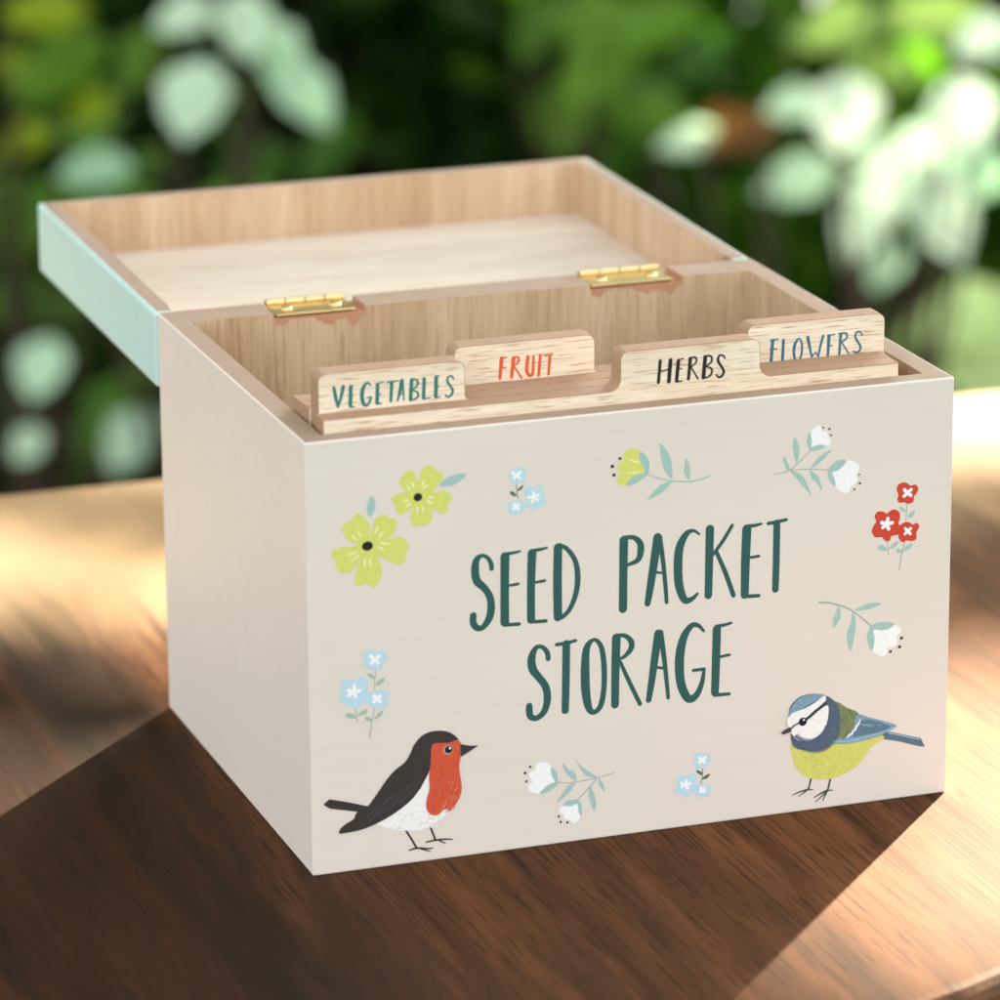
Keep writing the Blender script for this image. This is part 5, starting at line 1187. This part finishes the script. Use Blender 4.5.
def leaf_mat(name, cols, rough=.35, trans=.35, spec=.22, tint=(1.4,1.7,.4)):
    m, t, b = newmat(name)
    gi = t.nodes.new('ShaderNodeNewGeometry')
    n = len(cols)
    c = ramp(t, gi.outputs['Random Per Island'], [((i+.5)/n, cc) for i, cc in enumerate(cols)])
    v = coords(t, (1,1,1)); nn = noise(t, v, 30, 3)
    c = mixc(t, 1.0, c, ramp(t, nn, [(.3, (.75,.78,.7)), (.7, (1.1,1.1,1.1))]), 'MULTIPLY')
    t.links.new(c, b.inputs['Base Color']); b.inputs['Roughness'].default_value = rough; b.inputs['Specular IOR Level'].default_value = spec
    tr = t.nodes.new('ShaderNodeBsdfTranslucent'); tc = mixc(t, 1.0, c, tint+(1,), 'MULTIPLY'); t.links.new(tc, tr.inputs['Color'])
    mx = t.nodes.new('ShaderNodeMixShader'); mx.inputs[0].default_value = trans
    t.links.new(b.outputs[0], mx.inputs[1]); t.links.new(tr.outputs[0], mx.inputs[2]); t.links.new(mx.outputs[0], t.nodes['Material Output'].inputs['Surface'])
    return m
LEAF_UV = [(0,0,0),(.28,.30,.05),(.62,.42,.09),(.85,.24,.06),(1,0,-.04),(.85,-.24,.06),(.62,-.42,.09),(.28,-.30,.05),(.5,0,0)]
LEAF_F = [(0,1,8),(1,2,8),(2,3,8),(3,4,8),(4,5,8),(5,6,8),(6,7,8),(7,0,8)]
def add_leaf(V, F, pos, d, nrm, L, wd_):
    d = d.normalized(); s = d.cross(nrm)
    if s.length < 1e-4: s = d.orthogonal()
    s.normalize(); n = s.cross(d); b = len(V)
    for u, w, h in LEAF_UV: V.append(pos + d*(u*L) + s*(w*wd_) + n*(h*L))
    F.extend(tuple(b+i for i in f) for f in LEAF_F)
def bark():
    m, t, b = newmat('bark'); v = coords(t, (1,1,.2)); n = noise(t, v, 60, 5, .7)
    t.links.new(ramp(t, n, [(.3, (.02,.014,.01)), (.7, (.09,.065,.045))]), b.inputs['Base Color']); b.inputs['Roughness'].default_value = .9; b.inputs['Specular IOR Level'].default_value = .05
    bump(t, b, n, .6, .01); return m
M_BARK = bark()
def tube(V, F, pts, seg=7):
    rings = []
    for i, (p, r) in enumerate(pts):
        p = Vector(p); a = Vector(pts[max(0, i-1)][0]); c = Vector(pts[min(len(pts)-1, i+1)][0])
        d = (c-a).normalized(); u = d.orthogonal().normalized(); w = d.cross(u); b = len(V)
        for k in range(seg):
            an = 2*math.pi*k/seg; V.append(p+u*(r*math.cos(an))+w*(r*math.sin(an)))
        rings.append(b)
    for a, b in zip(rings, rings[1:]):
        for k in range(seg): F.append((a+k, a+(k+1) % seg, b+(k+1) % seg, b+k))
def shrub(name, label, cat, base, h, rw, n, mat, leaf=(.07,.035), group=None, seed=1, low=.05, lean=(0,0)):
    r = random.Random(seed); t_ = thing(name, label, cat, base, group)
    V, F = [], []; SVt, SF = [], []
    tips = []
    for k in range(9):
        a = r.uniform(0, 6.28); e = Vector((math.cos(a)*rw*r.uniform(.2,.8)+lean[0], math.sin(a)*rw*r.uniform(.2,.8)+lean[1], h*r.uniform(.5,.95)))
        p0 = Vector((math.cos(a)*.03, math.sin(a)*.03, 0)); mid = p0.lerp(e, .5)+Vector((r.uniform(-.05,.05), r.uniform(-.05,.05), .05))
        tube(SVt, SF, [(p0, .016), (mid, .010), (e, .003)])
    # clumps of leaves on an uneven crown
    cl = []
    for k in range(46):
        a = r.uniform(0, 6.28); z = r.uniform(low, 1); prof = (.55+.45*math.sin(math.pi*min(1, z*.9+.12)))
        rr = rw*prof*math.sqrt(r.uniform(.2, 1))
        cl.append((Vector((math.cos(a)*rr+lean[0]*z, math.sin(a)*rr+lean[1]*z, z*h)), r.uniform(.07,.17)*(.6+h*.3)))
    for i in range(n):
        c, s = r.choice(cl)
        o = Vector((r.gauss(0,1), r.gauss(0,1), r.gauss(0,.8)))*s*.6; p = c+o
        if p.z < .02: continue
        out = Vector((p.x, p.y, .15+r.uniform(-.1,.5))) + Vector((r.gauss(0,.5), r.gauss(0,.5), r.gauss(0,.35)))*.6
        nr = Vector((r.gauss(0,.5), r.gauss(0,.5), 1))
        k = r.uniform(.7, 1.25); add_leaf(V, F, p, out, nr, leaf[0]*k, leaf[1]*k)
    rawmesh('crown', V, F, mat, t_); rawmesh('stem', SVt, SF, M_BARK, t_, smooth=True)
    return t_
G_DARK = leaf_mat('dark_glossy_leaves', [(.010,.030,.007),(.018,.052,.012),(.032,.085,.016),(.016,.045,.014),(.055,.125,.018)], .42, .4)
G_MID = leaf_mat('mid_green_leaves', [(.045,.12,.010),(.08,.20,.016),(.13,.27,.022),(.05,.14,.02)], .45, .26)
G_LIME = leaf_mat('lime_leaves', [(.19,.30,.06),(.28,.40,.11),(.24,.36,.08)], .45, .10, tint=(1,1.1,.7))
G_PALE = leaf_mat('pale_variegated_leaves', [(.52,.68,.50),(.64,.76,.58),(.58,.72,.55)], .35, .10, tint=(1,1,.9))  # bright leaf highlights painted in as pale base colour
G_MINT = leaf_mat('silvery_leaves', [(.54,.78,.56),(.64,.84,.62),(.40,.66,.42)], .4, .18, tint=(1,1.1,.8))  # leaf highlights put into a mint base colour
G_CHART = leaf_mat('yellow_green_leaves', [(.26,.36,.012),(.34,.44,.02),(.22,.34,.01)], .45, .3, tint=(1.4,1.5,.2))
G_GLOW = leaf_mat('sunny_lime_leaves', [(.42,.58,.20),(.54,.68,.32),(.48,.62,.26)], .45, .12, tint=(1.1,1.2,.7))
G_RUST = leaf_mat('rusty_brown_leaves', [(.10,.04,.012),(.13,.05,.015)], .5, .12)
camp = cam.matrix_world.translation; cd = -cam.matrix_world.to_3x3().col[2]; cr = cam.matrix_world.to_3x3().col[0]
fw = Vector((cd.x, cd.y, 0)).normalized(); rt = Vector((cr.x, cr.y, 0)).normalized()
def spot(f_, r_): return (camp.x+fw.x*f_+rt.x*r_, camp.y+fw.y*f_+rt.y*r_, -.75)
for k, (f_, r_, h, rw, n, mt, lab) in enumerate([
    (4.25, -.80, 2.5, .50, 3000, G_DARK, 'tall dark glossy shrub filling the left edge behind the table'),
    (4.55, -.16, 2.6, .46, 3000, G_DARK, 'darkest tall shrub directly behind the open lid'),
    (4.35,  .34, 1.05, .40, 2000, G_MID, 'mid green shrub behind the right end of the lid'),
    (4.45,  .86, .42, .42, 1300, G_MID, 'low green shrub at the right edge behind the white leaves'),
    (5.4, -1.25, 3.4, .75, 3400, G_DARK, 'dark shrub furthest back on the left'),
    (5.5, -.25, 3.6, .75, 3600, G_DARK, 'dark shrub furthest back in the middle'),
    (5.6, .40, 4.6, .62, 3200, G_DARK, 'dark tall shrub furthest back on the right'),
    (4.6, -2.0, 3.6, .75, 3400, G_DARK, 'dark tall shrub beyond the left edge of the view'),  # added out of view to keep sky reflection off the table
    (6.6, -.75, 9.0, 1.25, 4600, G_DARK, 'tree-high dark shrub at the very back of the garden, right of its twin'),  # this and its twin are added to block the upper sky
    (6.4, -2.9, 9.0, 1.35, 4600, G_DARK, 'tree-high dark shrub at the very back of the garden, left of its twin'),  # the twin, also added to block the upper sky
    (1.75, -1.75, 2.3, .50, 2800, G_DARK, 'tall shrub close beside the left end of the table'),  # added out of view to darken the left of box and table
    (3.2, 2.05, 2.8, .52, 3400, G_DARK, 'tall dark shrub well to the right of the table')]):  # added out of view to block the bright sky beside the sun
    shrub('shrub', lab, 'shrub', spot(f_, r_), h, rw, n, mt, (.10,.05) if h < 3 else (.16,.08) if h < 6 else (.36,.18), 'shrubs behind the table', 20+k)
def sprig(name, label, base, leaves, mat, group=None, seed=1):
    """a plant with large leaves: each leaf = centre, long half axis direction (right, up), length, width"""
    r = random.Random(seed); t_ = thing(name, label, 'plant', base, group)
    b0 = Vector(base); V, F, SVt, SF = [], [], [], []
    for (c, ax, L, wd_) in leaves:
        c = Vector(c); a = Vector(ax).normalized(); up = Vector((-fw.x*.75, -fw.y*.75, .7)) + Vector((r.gauss(0,.12), r.gauss(0,.12), 0))
        a = (a - up.normalized()*a.dot(up.normalized())*.6).normalized()
        p = c - a*L*.5
        add_leaf(V, F, p-b0, a, up, L, wd_)
        tube(SVt, SF, [((0,0,0), .006), ((p-b0)*.6+Vector((0,0,.04)), .004), (p-b0, .0018)], 6)
    rawmesh('leaves', V, F, mat, t_); rawmesh('stem', SVt, SF, M_BARK, t_, smooth=True)
    return t_
MATS = dict(pale=G_PALE, mint=G_MINT, lime=G_LIME, rust=G_RUST, glow=G_GLOW, chart=G_CHART, mid=G_MID)
SPRIGS = [
 ('broadleaf_plant', 'silvery leaved plant with big pale leaves above the lid on the left', (0.486, 2.172, -0.75), 'mint', [  # mint leaf colour stands in for leaf highlights
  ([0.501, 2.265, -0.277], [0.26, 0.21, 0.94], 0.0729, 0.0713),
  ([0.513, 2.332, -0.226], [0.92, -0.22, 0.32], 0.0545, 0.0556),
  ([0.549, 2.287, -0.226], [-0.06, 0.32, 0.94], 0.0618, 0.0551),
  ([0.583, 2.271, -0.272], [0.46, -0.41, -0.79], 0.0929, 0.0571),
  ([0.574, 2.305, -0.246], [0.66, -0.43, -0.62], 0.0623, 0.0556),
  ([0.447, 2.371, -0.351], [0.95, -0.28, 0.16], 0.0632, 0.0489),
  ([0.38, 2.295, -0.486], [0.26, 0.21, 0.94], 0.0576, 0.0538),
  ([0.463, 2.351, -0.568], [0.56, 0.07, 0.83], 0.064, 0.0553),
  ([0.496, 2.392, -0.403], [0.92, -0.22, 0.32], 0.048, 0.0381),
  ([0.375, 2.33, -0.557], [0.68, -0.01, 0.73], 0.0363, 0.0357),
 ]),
 ('broadleaf_plant', 'plant with the largest white green leaves at the right, above the FLOWERS tab', (0.965, 2.005, -0.75), 'pale', [  # pale leaf colour stands in for leaf highlights
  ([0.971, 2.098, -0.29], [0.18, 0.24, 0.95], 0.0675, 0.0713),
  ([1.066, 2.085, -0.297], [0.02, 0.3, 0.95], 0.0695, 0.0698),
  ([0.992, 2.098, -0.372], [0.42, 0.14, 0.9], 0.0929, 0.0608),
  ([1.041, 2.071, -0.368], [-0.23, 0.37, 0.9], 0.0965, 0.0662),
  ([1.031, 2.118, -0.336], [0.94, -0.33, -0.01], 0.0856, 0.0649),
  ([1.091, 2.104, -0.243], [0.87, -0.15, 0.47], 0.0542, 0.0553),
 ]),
 ('broadleaf_plant', 'silvery plant just left of the white leaves at the right', (0.948, 2.122, -0.75), 'mint', [  # mint leaf colour stands in for leaf highlights
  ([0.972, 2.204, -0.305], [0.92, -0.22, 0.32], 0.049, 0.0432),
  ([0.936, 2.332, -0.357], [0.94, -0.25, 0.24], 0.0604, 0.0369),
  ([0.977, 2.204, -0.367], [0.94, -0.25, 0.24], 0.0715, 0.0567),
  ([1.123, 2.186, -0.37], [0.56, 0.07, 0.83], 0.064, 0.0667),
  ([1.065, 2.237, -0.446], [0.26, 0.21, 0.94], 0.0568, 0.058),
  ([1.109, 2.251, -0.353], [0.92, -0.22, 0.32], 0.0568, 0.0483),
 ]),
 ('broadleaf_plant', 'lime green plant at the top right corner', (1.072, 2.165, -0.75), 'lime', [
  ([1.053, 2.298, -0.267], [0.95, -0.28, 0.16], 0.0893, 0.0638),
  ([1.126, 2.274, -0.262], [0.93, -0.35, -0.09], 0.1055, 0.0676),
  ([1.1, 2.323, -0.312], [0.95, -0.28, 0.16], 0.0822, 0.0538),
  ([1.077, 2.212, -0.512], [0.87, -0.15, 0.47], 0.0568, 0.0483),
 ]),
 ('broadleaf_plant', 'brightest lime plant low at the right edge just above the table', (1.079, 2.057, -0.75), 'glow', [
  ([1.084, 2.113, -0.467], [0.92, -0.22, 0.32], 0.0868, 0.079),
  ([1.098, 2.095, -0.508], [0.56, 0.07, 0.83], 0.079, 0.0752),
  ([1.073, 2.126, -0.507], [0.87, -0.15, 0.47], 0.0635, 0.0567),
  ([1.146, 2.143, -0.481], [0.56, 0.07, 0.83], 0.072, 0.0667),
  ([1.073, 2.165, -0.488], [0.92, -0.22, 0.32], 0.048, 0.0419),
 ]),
 ('broadleaf_plant', 'mid green plant filling the left edge beside the lid', (0.407, 2.443, -0.75), 'mid', [
  ([0.464, 2.546, -0.303], [0.79, -0.08, 0.61], 0.0987, 0.0783),
  ([0.424, 2.541, -0.43], [0.26, 0.21, 0.94], 0.091, 0.0689),
  ([0.5, 2.538, -0.427], [0.92, -0.22, 0.32], 0.0914, 0.0594),
  ([0.42, 2.555, -0.496], [0.92, -0.22, 0.32], 0.075, 0.0694),
  ([0.478, 2.473, -0.585], [0.56, 0.07, 0.83], 0.091, 0.0689),
  ([0.415, 2.511, -0.571], [0.56, 0.07, 0.83], 0.0746, 0.0592),
  ([0.441, 2.504, -0.632], [0.95, -0.28, 0.16], 0.0833, 0.0595),
  ([0.695, 2.549, -0.389], [0.56, 0.07, 0.83], 0.0844, 0.0503),
  ([0.634, 2.566, -0.401], [0.95, -0.28, 0.16], 0.076, 0.0503),
  ([0.541, 2.584, -0.307], [0.42, 0.14, 0.9], 0.0668, 0.0497),
 ]),
 ('broadleaf_plant', 'yellow green plant at the top left corner', (0.4, 2.405, -0.75), 'chart', [
  ([0.445, 2.514, -0.25], [0.95, -0.3, 0.08], 0.0771, 0.056),
  ([0.484, 2.529, -0.333], [0.87, -0.15, 0.47], 0.0428, 0.045),
  ([0.427, 2.541, -0.36], [0.92, -0.22, 0.32], 0.0576, 0.049),
  ([0.436, 2.609, -0.309], [0.26, 0.21, 0.94], 0.0417, 0.0397),
 ]),
 ('broadleaf_plant', 'mid green plant above the right end of the lid', (0.829, 2.255, -0.75), 'mid', [
  ([0.867, 2.355, -0.289], [0.56, 0.07, 0.83], 0.0974, 0.0676),
  ([0.907, 2.349, -0.266], [0.87, -0.15, 0.47], 0.0974, 0.058),
  ([0.848, 2.399, -0.346], [0.26, 0.21, 0.94], 0.0822, 0.0587),
  ([0.911, 2.38, -0.338], [0.85, -0.4, -0.33], 0.0905, 0.0587),
  ([0.856, 2.471, -0.284], [0.56, 0.07, 0.83], 0.075, 0.0496),
  ([0.98, 2.42, -0.309], [0.79, -0.08, 0.61], 0.075, 0.0496),
  ([0.879, 2.413, -0.267], [0.95, -0.28, 0.16], 0.0905, 0.0587),
  ([0.909, 2.422, -0.38], [0.87, -0.15, 0.47], 0.0667, 0.0496),
 ]),
 ('fallen_leaf_sprig', 'small sprig of rusty brown leaves beside the white leaves', (0.943, 2.225, -0.75), 'rust', [
  ([0.971, 2.3, -0.348], [0.92, -0.22, 0.32], 0.069, 0.0483),
  ([0.972, 2.355, -0.351], [0.56, 0.07, 0.83], 0.0411, 0.0392),
 ]),
]
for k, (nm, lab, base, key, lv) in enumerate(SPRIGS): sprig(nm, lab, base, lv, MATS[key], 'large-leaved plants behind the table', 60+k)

# unseen tree added on the sunny side to shade the box and dapple the table
def sunny_tree():
    r = random.Random(5); hx, hy = math.cos(rad(SUN_AZ)), math.sin(rad(SUN_AZ)); lx, ly = hy, -hx; te = math.tan(rad(SUN_EL))
    base = (2.95*hx+.55*lx, 2.95*hy+.55*ly, -.75)
    t_ = thing('tree', 'leafy tree with one low bough, standing on the sunny side of the table', 'tree', base)
    b0 = Vector(base); V, F, SVt, SF = [], [], [], []
    def put(s, l, L, wd_, ang=0, dep=0):
        dh = 2.6+dep
        p = Vector((dh*hx+l*lx, dh*hy+l*ly, (dh+s)*te))
        d = Vector((lx, ly, 0))*math.cos(ang)+Vector((0,0,1))*math.sin(ang)
        add_leaf(V, F, p-d*L/2-b0, d, Vector((hx, hy, te))+Vector((r.gauss(0,.15), r.gauss(0,.15), r.gauss(0,.15))), L, wd_)
    for layer in range(4):
        s = 0.103
        while s < .75:
            l = -.34+r.uniform(0,.03)
            while l < .34:
                put(s+r.uniform(-.006,.02), l, r.uniform(.07,.09), .036, r.uniform(-.25,.25), layer*.05)
                l += .034
            s += .075
    for (s0, l0, sw, lw, n) in [(-.215,-.29,.045,.09,75),(-.02,-.235,.045,.06,60),(-.275,0.0,.08,.07,240)]:
        for k in range(n):
            put(s0+r.gauss(0,.45)*sw, l0+r.gauss(0,.45)*lw, r.uniform(.04,.07), .02, r.uniform(-.6,.6), r.uniform(0,.2))
    for k in range(7500):          # the crown above
        c = Vector((-.35*lx+r.gauss(0,.55), -.35*ly+r.gauss(0,.55), 2.35+abs(r.gauss(0,.5))-.2))
        add_leaf(V, F, c, Vector((c.x, c.y, r.gauss(0,.5))), Vector((r.gauss(0,.5), r.gauss(0,.5), 1)), .09, .04)
    tube(SVt, SF, [((0,0,0), .07), ((.02,.03,.9), .055), ((0,0,1.8), .045), ((-.03,.02,2.7), .02)], 10)
    tp = Vector((2.62*hx, 2.62*hy, 2.95*te+.02))-b0
    tube(SVt, SF, [((.01,.02,1.45), .03), (tp+Vector((lx,ly,0))*.25+Vector((0,0,.03)), .016), (tp, .012), (tp-Vector((lx,ly,0))*.34, .005)], 8)
    rawmesh('crown', V, F, G_MID, t_); rawmesh('trunk', SVt, SF, M_BARK, t_, smooth=True)
sunny_tree()
